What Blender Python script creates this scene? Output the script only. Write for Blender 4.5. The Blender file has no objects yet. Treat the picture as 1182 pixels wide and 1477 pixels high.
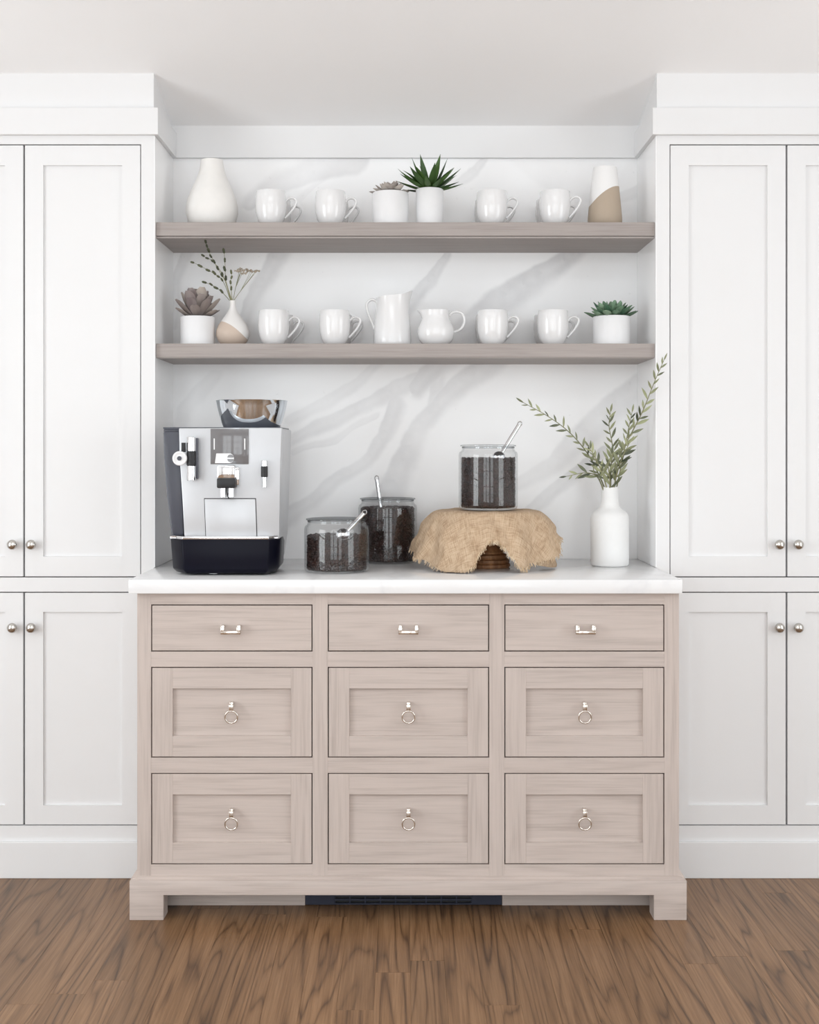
import bpy, bmesh, math, random
import numpy as np
from mathutils import Vector, Matrix, noise as mnoise

# ------------------------------------------------------------------ camera, world, lights, exposure
SC = bpy.context.scene
COL = SC.collection
F, CX, CY, CAMZ = 1791.0, 585.0, 648.0, 1.2511      # focal length in pixels, principal point, eye height

cam_d = bpy.data.cameras.new('camera')
cam = bpy.data.objects.new('camera', cam_d); COL.objects.link(cam)
cam.location = (0, 0, CAMZ); cam.rotation_euler = (math.pi/2, 0, 0)
cam_d.sensor_fit = 'HORIZONTAL'; cam_d.sensor_width = 36.0
cam_d.lens = 36.0*F/1182.0
cam_d.shift_x = (591.0-CX)/1182.0
cam_d.shift_y = -(738.5-CY)/1182.0
cam_d.clip_start = 0.05; cam_d.clip_end = 60
SC.camera = cam

world = bpy.data.worlds.new('world'); SC.world = world; world.use_nodes = True
world.node_tree.nodes['Background'].inputs[0].default_value = (0.88, 0.94, 1.0, 1)
world.node_tree.nodes['Background'].inputs[1].default_value = 1.0

def area(name, loc, rot, sx, sy, power, col=(1, 1, 1)):
    d = bpy.data.lights.new(name, 'AREA'); d.shape = 'RECTANGLE'; d.size = sx; d.size_y = sy
    d.energy = power; d.color = col
    o = bpy.data.objects.new(name, d); COL.objects.link(o); o.location = loc; o.rotation_euler = rot
    return o
# daylight entering through the windows of the room (three tall ones behind the camera, one in each side wall)
REAR_Y = -2.3; WALL_X = 2.7
REAR_WIN = [(-1.6, 1.1), (-0.3, 1.1), (1.35, 1.1)]        # centre x, width
for wx, ww in REAR_WIN:
    area('window_daylight', (wx, REAR_Y-0.02, 1.45), (math.pi/2, 0, 0), ww, 2.5, 54 if wx < 1 else 46, (0.935, 0.982, 1.0))
area('window_daylight', (-WALL_X-0.02, 1.3, 1.3), (math.pi/2, 0, -math.pi/2), 1.7, 2.0, 122, (0.935, 0.982, 1.0))
area('window_daylight', (WALL_X+0.02, 1.3, 1.3), (math.pi/2, 0, math.pi/2), 1.7, 2.0, 82, (0.935, 0.982, 1.0))
area('ceiling_fill', (0, -0.5, 3.06), (0, 0, 0), 2.4, 1.2, 50, (0.935, 0.982, 1.0))   # added fill lamp under the closed ceiling, brightens worktop and floor

vs = SC.view_settings
vs.view_transform = 'Standard'; vs.look = 'None'; vs.gamma = 1.0; vs.use_curve_mapping = False
vs.exposure = -1.02
SC.cycles.max_bounces = 10; SC.cycles.diffuse_bounces = 6; SC.cycles.glossy_bounces = 4
SC.cycles.transparent_max_bounces = 24; SC.cycles.transmission_bounces = 8

random.seed(7)

# ------------------------------------------------------------------ helpers
def P(px, py, D):
    """a point of the place seen at pixel (px, py) and standing D metres away"""
    return Vector(((px-CX)*D/F, D, CAMZ-(py-CY)*D/F))

def newbm(): return bmesh.new()

def box(bm, x0, x1, y0, y1, z0, z1, mat=0, bev=0):
    vs_ = [bm.verts.new(c) for c in ((x0,y0,z0),(x1,y0,z0),(x1,y1,z0),(x0,y1,z0),(x0,y0,z1),(x1,y0,z1),(x1,y1,z1),(x0,y1,z1))]
    fs = [bm.faces.new([vs_[i] for i in q]) for q in ((3,2,1,0),(4,5,6,7),(0,1,5,4),(1,2,6,5),(2,3,7,6),(3,0,4,7))]
    for f in fs: f.material_index = mat
    if bev:
        es = list({e for f in fs for e in f.edges})
        r = bmesh.ops.bevel(bm, geom=es, offset=bev, segments=2, affect='EDGES', profile=0.5)
        for f in r['faces']: f.material_index = mat
    return fs

def prism(bm, poly, a0, a1, axis='y', mat=0):
    """poly in the two other axes, extruded along axis"""
    def pt(u, v, w):
        return {'y': (u, w, v), 'x': (w, u, v), 'z': (u, v, w)}[axis]
    A = [bm.verts.new(pt(u, v, a0)) for u, v in poly]; B = [bm.verts.new(pt(u, v, a1)) for u, v in poly]
    n = len(poly); fs = [bm.faces.new(A), bm.faces.new(B[::-1])]
    for i in range(n):
        j = (i+1) % n; fs.append(bm.faces.new((A[j], A[i], B[i], B[j])))
    for f in fs: f.material_index = mat
    return fs

def lathe(bm, prof, n=40, c=(0, 0, 0), mat=0, M=None):
    rings = []
    for r, z in prof:
        if r < 1e-6:
            rings.append([bm.verts.new((c[0], c[1], c[2]+z))])
        else:
            rings.append([bm.verts.new((c[0]+r*math.cos(2*math.pi*k/n), c[1]+r*math.sin(2*math.pi*k/n), c[2]+z)) for k in range(n)])
    fs = []
    for a, b in zip(rings, rings[1:]):
        for k in range(n):
            l = (k+1) % n
            if len(a) == 1 and len(b) == 1: continue
            if len(a) == 1: f = bm.faces.new((a[0], b[l], b[k]))
            elif len(b) == 1: f = bm.faces.new((a[k], a[l], b[0]))
            else: f = bm.faces.new((a[k], a[l], b[l], b[k]))
            f.material_index = mat; fs.append(f)
    if M is not None:
        bmesh.ops.transform(bm, matrix=M, verts=[v for r in rings for v in r])
    return rings

def smooth_path(pts, sub=5):
    pts = [Vector(p) for p in pts]
    if len(pts) < 3: return pts
    q = [pts[0]*2-pts[1]] + pts + [pts[-1]*2-pts[-2]]
    out = []
    for i in range(1, len(q)-2):
        a, b, c, d = q[i-1], q[i], q[i+1], q[i+2]
        for k in range(sub):
            t = k/sub
            out.append(0.5*((2*b)+(c-a)*t+(2*a-5*b+4*c-d)*t*t+(3*b-a-3*c+d)*t**3))
    out.append(pts[-1]); return out

def tube(bm, pts, r, n=8, closed=False, mat=0, flat=1.0, ref=(0, 1, 0)):
    """sweep along pts; r number or list; flat squeezes the section along ref"""
    pts = [Vector(p) for p in pts]; N = len(pts)
    rs = r if isinstance(r, (list, tuple)) else [r]*N
    if len(rs) != N: rs = [rs[0]+(rs[-1]-rs[0])*i/(N-1) for i in range(N)]
    rings = []; R = Vector(ref)
    for i, p in enumerate(pts):
        if closed: t = pts[(i+1) % N]-pts[i-1]
        else: t = pts[min(i+1, N-1)]-pts[max(i-1, 0)]
        t.normalize()
        u = R-t*R.dot(t)
        if u.length < 1e-4: u = Vector((0.3, 0.2, 1))-t*(Vector((0.3, 0.2, 1)).dot(t))
        u.normalize(); v = t.cross(u)
        rings.append([bm.verts.new(p+(u*math.cos(2*math.pi*k/n)*flat+v*math.sin(2*math.pi*k/n))*rs[i]) for k in range(n)])
    m = N if closed else N-1
    for i in range(m):
        a, b = rings[i], rings[(i+1) % N]
        for k in range(n):
            l = (k+1) % n
            bm.faces.new((a[k], a[l], b[l], b[k])).material_index = mat
    if not closed:
        bm.faces.new(rings[0][::-1]).material_index = mat; bm.faces.new(rings[-1]).material_index = mat

def _blob(us, vsn):
    V = [(0, 0, 1)]+[(math.sin(math.pi*j/vsn)*math.cos(2*math.pi*k/us), math.sin(math.pi*j/vsn)*math.sin(2*math.pi*k/us), math.cos(math.pi*j/vsn)) for j in range(1, vsn) for k in range(us)]+[(0, 0, -1)]
    Fc = [(0, 1+k, 1+(k+1) % us) for k in range(us)]
    for j in range(vsn-2):
        for k in range(us): Fc.append((1+j*us+k, 1+(j+1)*us+k, 1+(j+1)*us+(k+1) % us, 1+j*us+(k+1) % us))
    n = len(V)-1; b = 1+(vsn-2)*us
    Fc += [(b+(k+1) % us, b+k, n) for k in range(us)]
    return [Vector(v) for v in V], Fc
BLOB = _blob(6, 4)
def blob(bm, M):
    """small rounded solid under matrix M"""
    vv = [bm.verts.new(M @ v) for v in BLOB[0]]
    for f in BLOB[1]: bm.faces.new([vv[i] for i in f])

def mesh_of(name, bm, mats, smooth=None, bevel=0, segs=2):
    bmesh.ops.recalc_face_normals(bm, faces=bm.faces)
    if bevel:
        es = [e for e in bm.edges if len(e.link_faces) == 2 and e.calc_face_angle(0) > 0.5]
        bmesh.ops.bevel(bm, geom=es, offset=bevel, segments=segs, affect='EDGES', profile=0.5, clamp_overlap=True)
    me = bpy.data.meshes.new(name); bm.to_mesh(me); bm.free()
    for m in (mats if isinstance(mats, (list, tuple)) else [mats]): me.materials.append(m)
    if smooth is not None or bevel:
        for p in me.polygons: p.use_smooth = True
        me.set_sharp_from_angle(angle=math.radians(smooth if smooth is not None else 35))
    return me

def obj(name, bm, mats, parent=None, loc=None, smooth=None, bevel=0, segs=2):
    me = mesh_of(name, bm, mats, smooth, bevel, segs) if isinstance(bm, bmesh.types.BMesh) else bm
    o = bpy.data.objects.new(name, me); COL.objects.link(o)
    if parent is not None: o.parent = parent
    if loc is not None: o.location = loc
    return o

def tag(o, label, cat, group=None, kind=None):
    o['label'] = label; o['category'] = cat
    if group: o['group'] = group
    if kind: o['kind'] = kind
    return o

def thing(name, label, cat, loc=(0, 0, 0), group=None, kind=None):
    o = bpy.data.objects.new(name, None); COL.objects.link(o); o.location = loc
    o.empty_display_size = 0.05
    return tag(o, label, cat, group, kind)

def dup(root, loc, label, rotz=None):
    r = root.copy(); COL.objects.link(r); r.location = loc; r['label'] = label
    if rotz is not None: r.rotation_euler = (0, 0, rotz)
    for ch in list(root.children):
        c = ch.copy(); COL.objects.link(c); c.parent = r
        for g in list(ch.children):
            d = g.copy(); COL.objects.link(d); d.parent = c
    return r

# ------------------------------------------------------------------ materials
def srgb(r, g, b):
    f = lambda c: (c/255/12.92) if c/255 <= 0.04045 else ((c/255+0.055)/1.055)**2.4
    return (f(r), f(g), f(b), 1)

class NT:
    def __init__(s, name):
        s.m = bpy.data.materials.new(name); s.m.use_nodes = True
        s.n = s.m.node_tree.nodes; s.l = s.m.node_tree.links
        s.b = s.n['Principled BSDF']; s.out = s.n['Material Output']
    def node(s, t, **kw):
        nd = s.n.new(t)
        for k, v in kw.items(): setattr(nd, k, v)
        return nd
    def link(s, a, b): s.l.new(a, b)
    def setp(s, **kw):
        for k, v in kw.items(): s.b.inputs[k.replace('_', ' ')].default_value = v
    def math(s, op, a, b=None, c=None):
        nd = s.node('ShaderNodeMath', operation=op)
        for i, x in enumerate((a, b, c)):
            if x is None: continue
            if isinstance(x, (int, float)): nd.inputs[i].default_value = x
            else: s.link(x, nd.inputs[i])
        return nd.outputs[0]
    def coords(s, scale, rnd=0.0, kind='Object'):
        tc = s.node('ShaderNodeTexCoord'); mp = s.node('ShaderNodeMapping')
        mp.inputs['Scale'].default_value = scale
        src = tc.outputs[kind]
        if rnd:
            oi = s.node('ShaderNodeObjectInfo')
            va = s.node('ShaderNodeVectorMath', operation='MULTIPLY_ADD')
            cmb = s.node('ShaderNodeCombineXYZ')
            for i in range(3): s.link(oi.outputs['Random'], cmb.inputs[i])
            s.link(cmb.outputs[0], va.inputs[0]); va.inputs[1].default_value = (rnd, rnd*0.73, rnd*1.31)
            s.link(src, va.inputs[2]); src = va.outputs[0]
        s.link(src, mp.inputs['Vector']); return mp.outputs[0]
    def noise(s, vec, scale, detail=3, rough=0.5, dist=0.0):
        nd = s.node('ShaderNodeTexNoise'); nd.inputs['Scale'].default_value = scale
        nd.inputs['Detail'].default_value = detail; nd.inputs['Roughness'].default_value = rough
        nd.inputs['Distortion'].default_value = dist
        s.link(vec, nd.inputs['Vector']); return nd.outputs['Fac']
    def ramp(s, fac, stops):
        nd = s.node('ShaderNodeValToRGB'); e = nd.color_ramp.elements
        while len(e) < len(stops): e.new(0.5)
        for el, (p, c) in zip(e, stops): el.position = p; el.color = c
        s.link(fac, nd.inputs[0]); return nd.outputs[0]
    def mix(s, fac, a, b, mode='MIX'):
        nd = s.node('ShaderNodeMix', data_type='RGBA', blend_type=mode)
        for i, x in ((0, fac), (6, a), (7, b)):
            if isinstance(x, (int, float)): nd.inputs[i].default_value = x
            elif isinstance(x, tuple): nd.inputs[i].default_value = x
            else: s.link(x, nd.inputs[i])
        return nd.outputs[2]
    def bump(s, h, strength, dist):
        nd = s.node('ShaderNodeBump'); nd.inputs['Strength'].default_value = strength; nd.inputs['Distance'].default_value = dist
        s.link(h, nd.inputs['Height']); s.link(nd.outputs[0], s.b.inputs['Normal'])

def plain(name, col, rough=0.5, metal=0.0, spec=0.5, vary=0.02, coat=0.0, nscale=30):
    t = NT(name); t.setp(Roughness=rough, Metallic=metal, Coat_Weight=coat); t.b.inputs['Specular IOR Level'].default_value = spec
    v = t.coords((1, 1, 1)); n = t.noise(v, nscale, 3)
    lo = tuple(c*(1-vary) for c in col[:3])+(1,); hi = tuple(min(1, c*(1+vary)) for c in col[:3])+(1,)
    t.link(t.ramp(n, [(0.35, lo), (0.65, hi)]), t.b.inputs['Base Color']); return t.m

def lin(v): return (v, v, v, 1)
M_CAB = plain('white_lacquer', (0.79, 0.79, 0.795, 1), 0.42, vary=0.006, nscale=3)
M_WALL = plain('white_wall_paint', (0.92, 0.92, 0.925, 1), 0.8, vary=0.008, nscale=5)
M_CEIL = plain('ceiling_paint', (0.96, 0.96, 0.965, 1), 0.9, vary=0.008, nscale=4)
M_GAP = plain('cabinet_interior', (0.06, 0.06, 0.06, 1), 0.8)
M_CERAMIC = plain('white_glazed_ceramic', (0.79, 0.79, 0.795, 1), 0.12, vary=0.004, coat=0.3)
M_MATTE = plain('matte_white_ceramic', (0.79, 0.79, 0.785, 1), 0.55, vary=0.01)
M_CREAM = plain('cream_ceramic', (0.83, 0.815, 0.79, 1), 0.6, vary=0.015)
M_POT = plain('white_pot_ceramic', (0.79, 0.79, 0.80, 1), 0.4, vary=0.01)
M_NICKEL = plain('polished_nickel', (0.80, 0.76, 0.71, 1), 0.13, 1.0)
M_KNOB = plain('satin_nickel', (0.55, 0.53, 0.50, 1), 0.12, 1.0)
M_CHROME = plain('chrome', (0.82, 0.83, 0.84, 1), 0.05, 1.0)
M_STEEL = plain('steel', (0.75, 0.75, 0.76, 1), 0.16, 1.0)
M_SILVER = plain('silver_plastic', (0.58, 0.59, 0.61, 1), 0.32, 0.25, vary=0.01)
M_CHAR = plain('charcoal_plastic', srgb(72, 74, 84), 0.35)
M_BLACK = plain('black_gloss_plastic', (0.004, 0.004, 0.010, 1), 0.3, spec=0.12)
M_HOPPER = plain('smoked_chrome', (0.70, 0.75, 0.80, 1), 0.06, 1.0)
M_BLACKM = plain('black_rubber', (0.012, 0.012, 0.014, 1), 0.45)
M_DISPLAY = plain('smoked_display_glass', (0.17, 0.165, 0.17, 1), 0.08, coat=0.5)
M_PRINT = plain('white_print', (0.85, 0.85, 0.86, 1), 0.5)
M_VENT = plain('dark_vent_metal', srgb(46, 50, 66), 0.45, 0.2)
M_SOIL = plain('potting_soil', (0.05, 0.04, 0.03, 1), 0.95, vary=0.4, nscale=200)

# engineered stone worktop
t = NT('white_quartz'); t.setp(Roughness=0.16)
v = t.coords((1, 1, 1)); n = t.noise(v, 2.2, 5, 0.6, 0.6)
t.link(t.ramp(n, [(0.46, (0.83, 0.83, 0.835, 1)), (0.5, (0.78, 0.78, 0.79, 1)), (0.54, (0.835, 0.835, 0.84, 1))]), t.b.inputs['Base Color'])
M_QUARTZ = t.m

# veined slab: the vein strength is stored per vertex of the slab
t = NT('veined_marble'); t.setp(Roughness=0.2)
at = t.node('ShaderNodeAttribute'); at.attribute_name = 'vein'
v = t.coords((1, 1, 1)); n1 = t.noise(v, 9, 6, 0.65); n2 = t.noise(v, 60, 3)
vf = t.math('MULTIPLY', at.outputs['Fac'], t.math('MULTIPLY_ADD', n1, 1.1, 0.42))
col = t.mix(vf, (0.95, 0.95, 0.955, 1), (0.60, 0.595, 0.61, 1))
speck = t.math('GREATER_THAN', n2, 0.73)
col = t.mix(t.math('MULTIPLY', speck, 0.12), col, (0.5, 0.5, 0.5, 1))
t.link(col, t.b.inputs['Base Color']); M_MARBLE = t.m

def oak(name, axis, base, dark, rnd=7.0):
    """cerused oak, grain along axis"""
    t = NT(name); t.setp(Roughness=0.5)
    s1 = {'x': (0.8, 9, 9), 'y': (9, 0.8, 9), 'z': (9, 9, 0.8)}[axis]
    s2 = {'x': (7, 260, 260), 'y': (260, 7, 260), 'z': (260, 260, 7)}[axis]
    s3 = {'x': (3.0, 80, 80), 'y': (80, 3.0, 80), 'z': (80, 80, 3.0)}[axis]
    a = t.noise(t.coords(s1, rnd), 1.0, 3, 0.5, 0.3)
    ring = t.math('MULTIPLY_ADD', t.math('SINE', t.math('MULTIPLY', a, 46.0)), 0.5, 0.5)
    b = t.noise(t.coords(s2, rnd), 1.0, 2, 0.6)
    c = t.noise(t.coords(s3, rnd), 1.0, 4, 0.6)
    h = t.math('ADD', t.math('MULTIPLY', ring, 0.16), t.math('ADD', t.math('MULTIPLY', b, 0.62), t.math('MULTIPLY', c, 0.46)))
    col = t.ramp(h, [(0.34, dark), (0.62, base), (0.85, tuple(min(1, k*1.08) for k in base[:3])+(1,))])
    d = t.noise(t.coords((1.5, 1.5, 1.5), rnd), 1.0, 1)
    col = t.mix(t.math('MULTIPLY', d, 0.22), col, (base[0]*0.93, base[1]*0.98, base[2]*1.03, 1))
    t.link(col, t.b.inputs['Base Color']); t.bump(h, 0.12, 0.002)
    return t.m
OB, OD = (0.535, 0.456, 0.414, 1), (0.42, 0.352, 0.316, 1)
M_OAKX = oak('limed_oak_grain_across', 'x', OB, OD)
M_OAKZ = oak('limed_oak_grain_upright', 'z', OB, OD)
SB, SD = (0.365, 0.322, 0.302, 1), (0.285, 0.245, 0.227, 1)
M_SHELF = oak('grey_limed_oak', 'x', SB, SD)

# floor oak, grain along y
t = NT('brown_oak_floor'); t.setp(Roughness=0.36); t.b.inputs['Specular IOR Level'].default_value = 0.35
a = t.noise(t.coords((9, 0.55, 3), 23.0), 1.0, 2, 0.4, 0.35)
tri = t.math('PINGPONG', t.math('MULTIPLY', a, 13.0), 0.5)
ring = t.math('POWER', t.math('MULTIPLY', tri, 2.0), 3.6)
b = t.noise(t.coords((230, 5, 10), 23.0), 1.0, 3, 0.65)
c = t.noise(t.coords((38, 1.6, 8), 23.0), 1.0, 4, 0.6)
patch = t.noise(t.coords((3, 1.4, 3), 11.0), 1.0, 2)
h = t.math('ADD', t.math('MULTIPLY', t.math('MULTIPLY', ring, patch), 0.55), t.math('ADD', t.math('MULTIPLY', b, 0.56), t.math('MULTIPLY', c, 0.44)))
col = t.ramp(h, [(0.36, (0.285, 0.163, 0.084, 1)), (0.56, (0.198, 0.107, 0.051, 1)), (0.84, (0.078, 0.039, 0.018, 1))])
oi = t.node('ShaderNodeObjectInfo')
hs = t.node('ShaderNodeHueSaturation'); t.link(col, hs.inputs['Color'])
t.link(t.math('MULTIPLY_ADD', oi.outputs['Random'], 0.24, 0.88), hs.inputs['Value'])
t.link(hs.outputs[0], t.b.inputs['Base Color']); t.bump(h, 0.10, 0.002)
M_FLOOR = t.m

# two-tone dipped vases: glaze line is a tilted plane of the vase itself
def dipped(name, low, high, k, z0):
    t = NT(name); t.setp(Roughness=0.6)
    tc = t.node('ShaderNodeTexCoord'); sp = t.node('ShaderNodeSeparateXYZ'); t.link(tc.outputs['Object'], sp.inputs[0])
    x, z = sp.outputs['X'], sp.outputs['Z']
    bend = t.math('MULTIPLY', t.math('POWER', t.math('ABSOLUTE', x), 2.0), -6.0)
    lim = t.math('ADD', t.math('MULTIPLY_ADD', x, k, z0), bend)
    d = t.math('MULTIPLY_ADD', t.math('SUBTRACT', z, lim), 900.0, 0.5)
    d = t.math('MINIMUM', t.math('MAXIMUM', d, 0.0), 1.0)
    t.link(t.mix(d, low, high), t.b.inputs['Base Color']); return t.m
M_DIP1 = dipped('dipped_vase_sand', srgb(198, 181, 167), (0.80, 0.785, 0.77, 1), -0.62, 0.060)
M_DIP2 = dipped('dipped_vase_taupe', srgb(176, 160, 142), (0.83, 0.825, 0.82, 1), 0.62, 0.107)

# thin clear glass
def glass(name, tint, edge, hi=0.90, lo=0.055):
    t = NT(name); t.n.remove(t.b)
    tr = t.node('ShaderNodeBsdfTransparent'); gl = t.node('ShaderNodeBsdfGlossy'); gl.inputs['Roughness'].default_value = 0.02
    lw = t.node('ShaderNodeLayerWeight'); lw.inputs['Blend'].default_value = 0.5
    e = t.math('POWER', lw.outputs['Facing'], 5.0)
    t.link(t.mix(e, tint, edge), tr.inputs['Color'])
    mx = t.node('ShaderNodeMixShader'); t.link(t.math('MULTIPLY_ADD', e, hi, lo), mx.inputs[0])
    t.link(tr.outputs[0], mx.inputs[1]); t.link(gl.outputs[0], mx.inputs[2]); t.link(mx.outputs[0], t.out.inputs['Surface'])
    return t.m
M_GLASS = glass('clear_jar_glass', (0.985, 0.988, 0.988, 1), (0.80, 0.82, 0.83, 1))
M_GLASSR = glass('thick_rim_glass', (0.93, 0.94, 0.945, 1), (0.10, 0.11, 0.12, 1), 0.35)
M_GLASSI = glass('inner_jar_glass', (0.99, 0.99, 0.99, 1), (0.8, 0.82, 0.83, 1), 0.3, 0.02)
M_WINGLASS = glass('window_glass', (0.98, 0.98, 0.98, 1), (0.9, 0.9, 0.9, 1))

t = NT('roasted_coffee'); t.setp(Roughness=0.38)
n = t.noise(t.coords((1, 1, 1)), 55, 2)
t.link(t.ramp(n, [(0.3, (0.005, 0.0018, 0.0013, 1)), (0.7, (0.040, 0.013, 0.008, 1))]), t.b.inputs['Base Color']); M_BEAN = t.m

t = NT('burlap'); t.setp(Roughness=0.95)
uv = t.node('ShaderNodeTexCoord').outputs['UV']
def thread(sc):
    mp = t.node('ShaderNodeMapping'); mp.inputs['Scale'].default_value = sc; t.link(uv, mp.inputs[0]); return t.noise(mp.outputs[0], 1.0, 2, 0.6)
ta, tb = thread((420, 26, 1)), thread((26, 420, 1))
nz = t.noise(uv, 24, 4, 0.7)
hh = t.math('ADD', t.math('MULTIPLY', t.math('ADD', ta, tb), 0.36), t.math('MULTIPLY', nz, 0.28))
t.link(t.ramp(hh, [(0.36, srgb(146, 118, 90)), (0.5, srgb(190, 164, 136)), (0.66, srgb(212, 190, 164))]), t.b.inputs['Base Color'])
t.bump(hh, 0.7, 0.004); M_BURLAP = t.m
t = NT('burlap_fringe'); t.setp(Roughness=0.95)
n = t.noise(t.coords((1, 1, 1)), 60, 2)
t.link(t.ramp(n, [(0.3, srgb(196, 168, 134)), (0.7, srgb(230, 212, 186))]), t.b.inputs['Base Color']); M_FRINGE = t.m

t = NT('turned_wood'); t.setp(Roughness=0.5)
n = t.noise(t.coords((60, 60, 14)), 1.0, 4, 0.6)
t.link(t.ramp(n, [(0.3, (0.16, 0.065, 0.024, 1)), (0.6, (0.42, 0.20, 0.085, 1)), (0.8, (0.58, 0.32, 0.15, 1))]), t.b.inputs['Base Color']); M_STAND = t.m

def leafmat(name, a, b, tip=None, rough=0.5):
    t = NT(name); t.setp(Roughness=rough)
    oi = t.node('ShaderNodeObjectInfo'); n = t.noise(t.coords((8, 30, 30), 5.0), 1.0, 3)
    f = t.math('ADD', t.math('MULTIPLY', n, 0.6), t.math('MULTIPLY', oi.outputs['Random'], 0.4))
    col = t.ramp(f, [(0.25, a), (0.75, b)])
    t.link(col, t.b.inputs['Base Color']); return t.m
M_AGAVE = leafmat('agave_leaf', (0.022, 0.060, 0.014, 1), (0.075, 0.16, 0.035, 1))
M_GREYS = leafmat('grey_succulent_leaf', srgb(160, 150, 144), srgb(206, 198, 190), rough=0.7)
M_PURP = leafmat('mauve_succulent_leaf', srgb(124, 112, 112), srgb(186, 176, 166), rough=0.65)
M_GREEN = leafmat('blue_green_succulent_leaf', srgb(70, 106, 82), srgb(142, 170, 142), rough=0.6)
M_OLIVE = leafmat('olive_leaf', srgb(42, 52, 34), srgb(174, 178, 138))
M_STEM = leafmat('green_stem', srgb(110, 112, 78), srgb(150, 148, 112))
M_SPRIG = leafmat('sprig_leaf', srgb(50, 56, 38), srgb(96, 98, 66))
M_DRIED = leafmat('dried_flower', srgb(150, 138, 120), srgb(200, 186, 168))

# ------------------------------------------------------------------ the room
YB, YC = 3.92, 3.63               # marble face, cabinet faces
NX = 0.7357                       # half width of the niche
ZC = 0.9053                       # worktop height
def ceil_z(y): return 2.351+0.30*(YC-y) if y > 1.2 else 2.351+0.30*(YC-1.2)

bm = newbm(); box(bm, -WALL_X, WALL_X, REAR_Y, 4.05, -0.08, -0.006)
floor = obj('floor', bm, M_FLOOR); tag(floor, 'brown stained oak plank floor', 'floor', kind='structure')
PW = 0.083; rf = random.Random(3)
k0 = int(-1.75/PW)
for k in range(k0, -k0):
    y = 1.35-rf.random()*0.9
    while y < 3.63:
        L = rf.uniform(0.55, 1.35); y1 = min(y+L, 3.75)
        if y1-y < 0.2: break
        bm = newbm(); hw = PW/2-0.0001; hl = (y1-y)/2-0.0001
        box(bm, -hw, hw, -hl, hl, -0.006, 0)
        es = [e for e in bm.edges if all(v.co.z > -0.001 for v in e.verts)]
        bmesh.ops.bevel(bm, geom=es, offset=0.0003, segments=1, affect='EDGES')
        obj('plank', bm, M_FLOOR, floor, (k*PW+PW/2+0.012, (y+y1)/2, 0))
        y = y1

bm = newbm()
yy = [(4.05, ceil_z(4.05)), (1.2, ceil_z(1.2)), (REAR_Y, ceil_z(REAR_Y))]
prism(bm, yy+[(REAR_Y, yy[2][1]+0.1), (1.2, yy[1][1]+0.1), (4.05, yy[0][1]+0.1)], -WALL_X, WALL_X, 'x')
tag(obj('ceiling', bm, M_CEIL), 'white sloping ceiling above the cabinets', 'ceiling', kind='structure')

wall_back = None
bm = newbm(); box(bm, -NX-0.03, NX+0.03, YB+0.016, 4.05, 0, 2.24)
wall_back = obj('wall_back', bm, M_WALL); tag(wall_back, 'back wall of the niche, faced with grey veined white marble', 'wall', kind='structure')

# marble slab: fine sheet carrying vein strength per vertex
VEINS = [  # pixel polylines on the slab, (x, y, half width), strength
    ([(360, 292, 10), (392, 270, 13), (440, 250, 17), (510, 226, 24)], 0.50),
    ([(395, 330, 3), (425, 295, 5), (470, 255, 3)], 0.20),
    ([(700, 225, 4), (680, 245, 7), (655, 268, 4)], 0.50),
    ([(760, 225, 22), (800, 260, 18), (900, 300, 8)], 0.10),
    ([(925, 272, 9), (880, 292, 5)], 0.30),
    ([(425, 345, 10), (402, 366, 13), (378, 408, 12), (352, 462, 9), (340, 500, 7)], 0.62),
    ([(268, 366, 8), (256, 410, 7), (252, 470, 5)], 0.35),
    ([(655, 350, 3), (642, 375, 6), (625, 402, 8), (596, 430, 10), (570, 470, 8)], 0.55),
    ([(850, 345, 10), (820, 370, 13), (770, 405, 18), (715, 440, 22), (660, 490, 22), (600, 560, 10)], 0.68),
    ([(560, 515, 5), (520, 548, 7), (470, 580, 8), (415, 606, 7)], 0.40),
    ([(660, 512, 6), (620, 538, 8), (571, 563, 10), (520, 588, 10), (476, 606, 9), (405, 640, 8)], 0.55),
    ([(715, 512, 16), (676, 546, 15), (627, 589, 13), (601, 611, 13), (588, 655, 14), (562, 706, 18), (540, 750, 20), (520, 800, 16)], 0.52),
    ([(637, 520, 9), (632, 570, 11), (618, 600, 9)], 0.40),
    ([(571, 580, 10), (558, 630, 9), (530, 660, 9), (500, 682, 9), (455, 718, 10), (410, 752, 11), (380, 790, 9)], 0.55),
    ([(425, 652, 4), (480, 634, 5), (545, 600, 4)], 0.30),
    ([(925, 552, 14), (880, 590, 17), (840, 630, 18), (800, 668, 13), (745, 698, 9)], 0.42),
    ([(870, 650, 6), (826, 688, 8), (780, 724, 9), (740, 760, 8)], 0.50),
    ([(310, 540, 8), (265, 590, 10), (252, 640, 8)], 0.25),
    ([(690, 480, 5), (640, 520, 5)], 0.3),
]
segs = []
for pl, st in VEINS:
    for (x0, y0, w0), (x1, y1, w1) in zip(pl, pl[1:]):
        a, b = P(x0, y0, YB), P(x1, y1, YB)
        segs.append((a.x, a.z, w0*YB/F, b.x, b.z, w1*YB/F, st))
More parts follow.
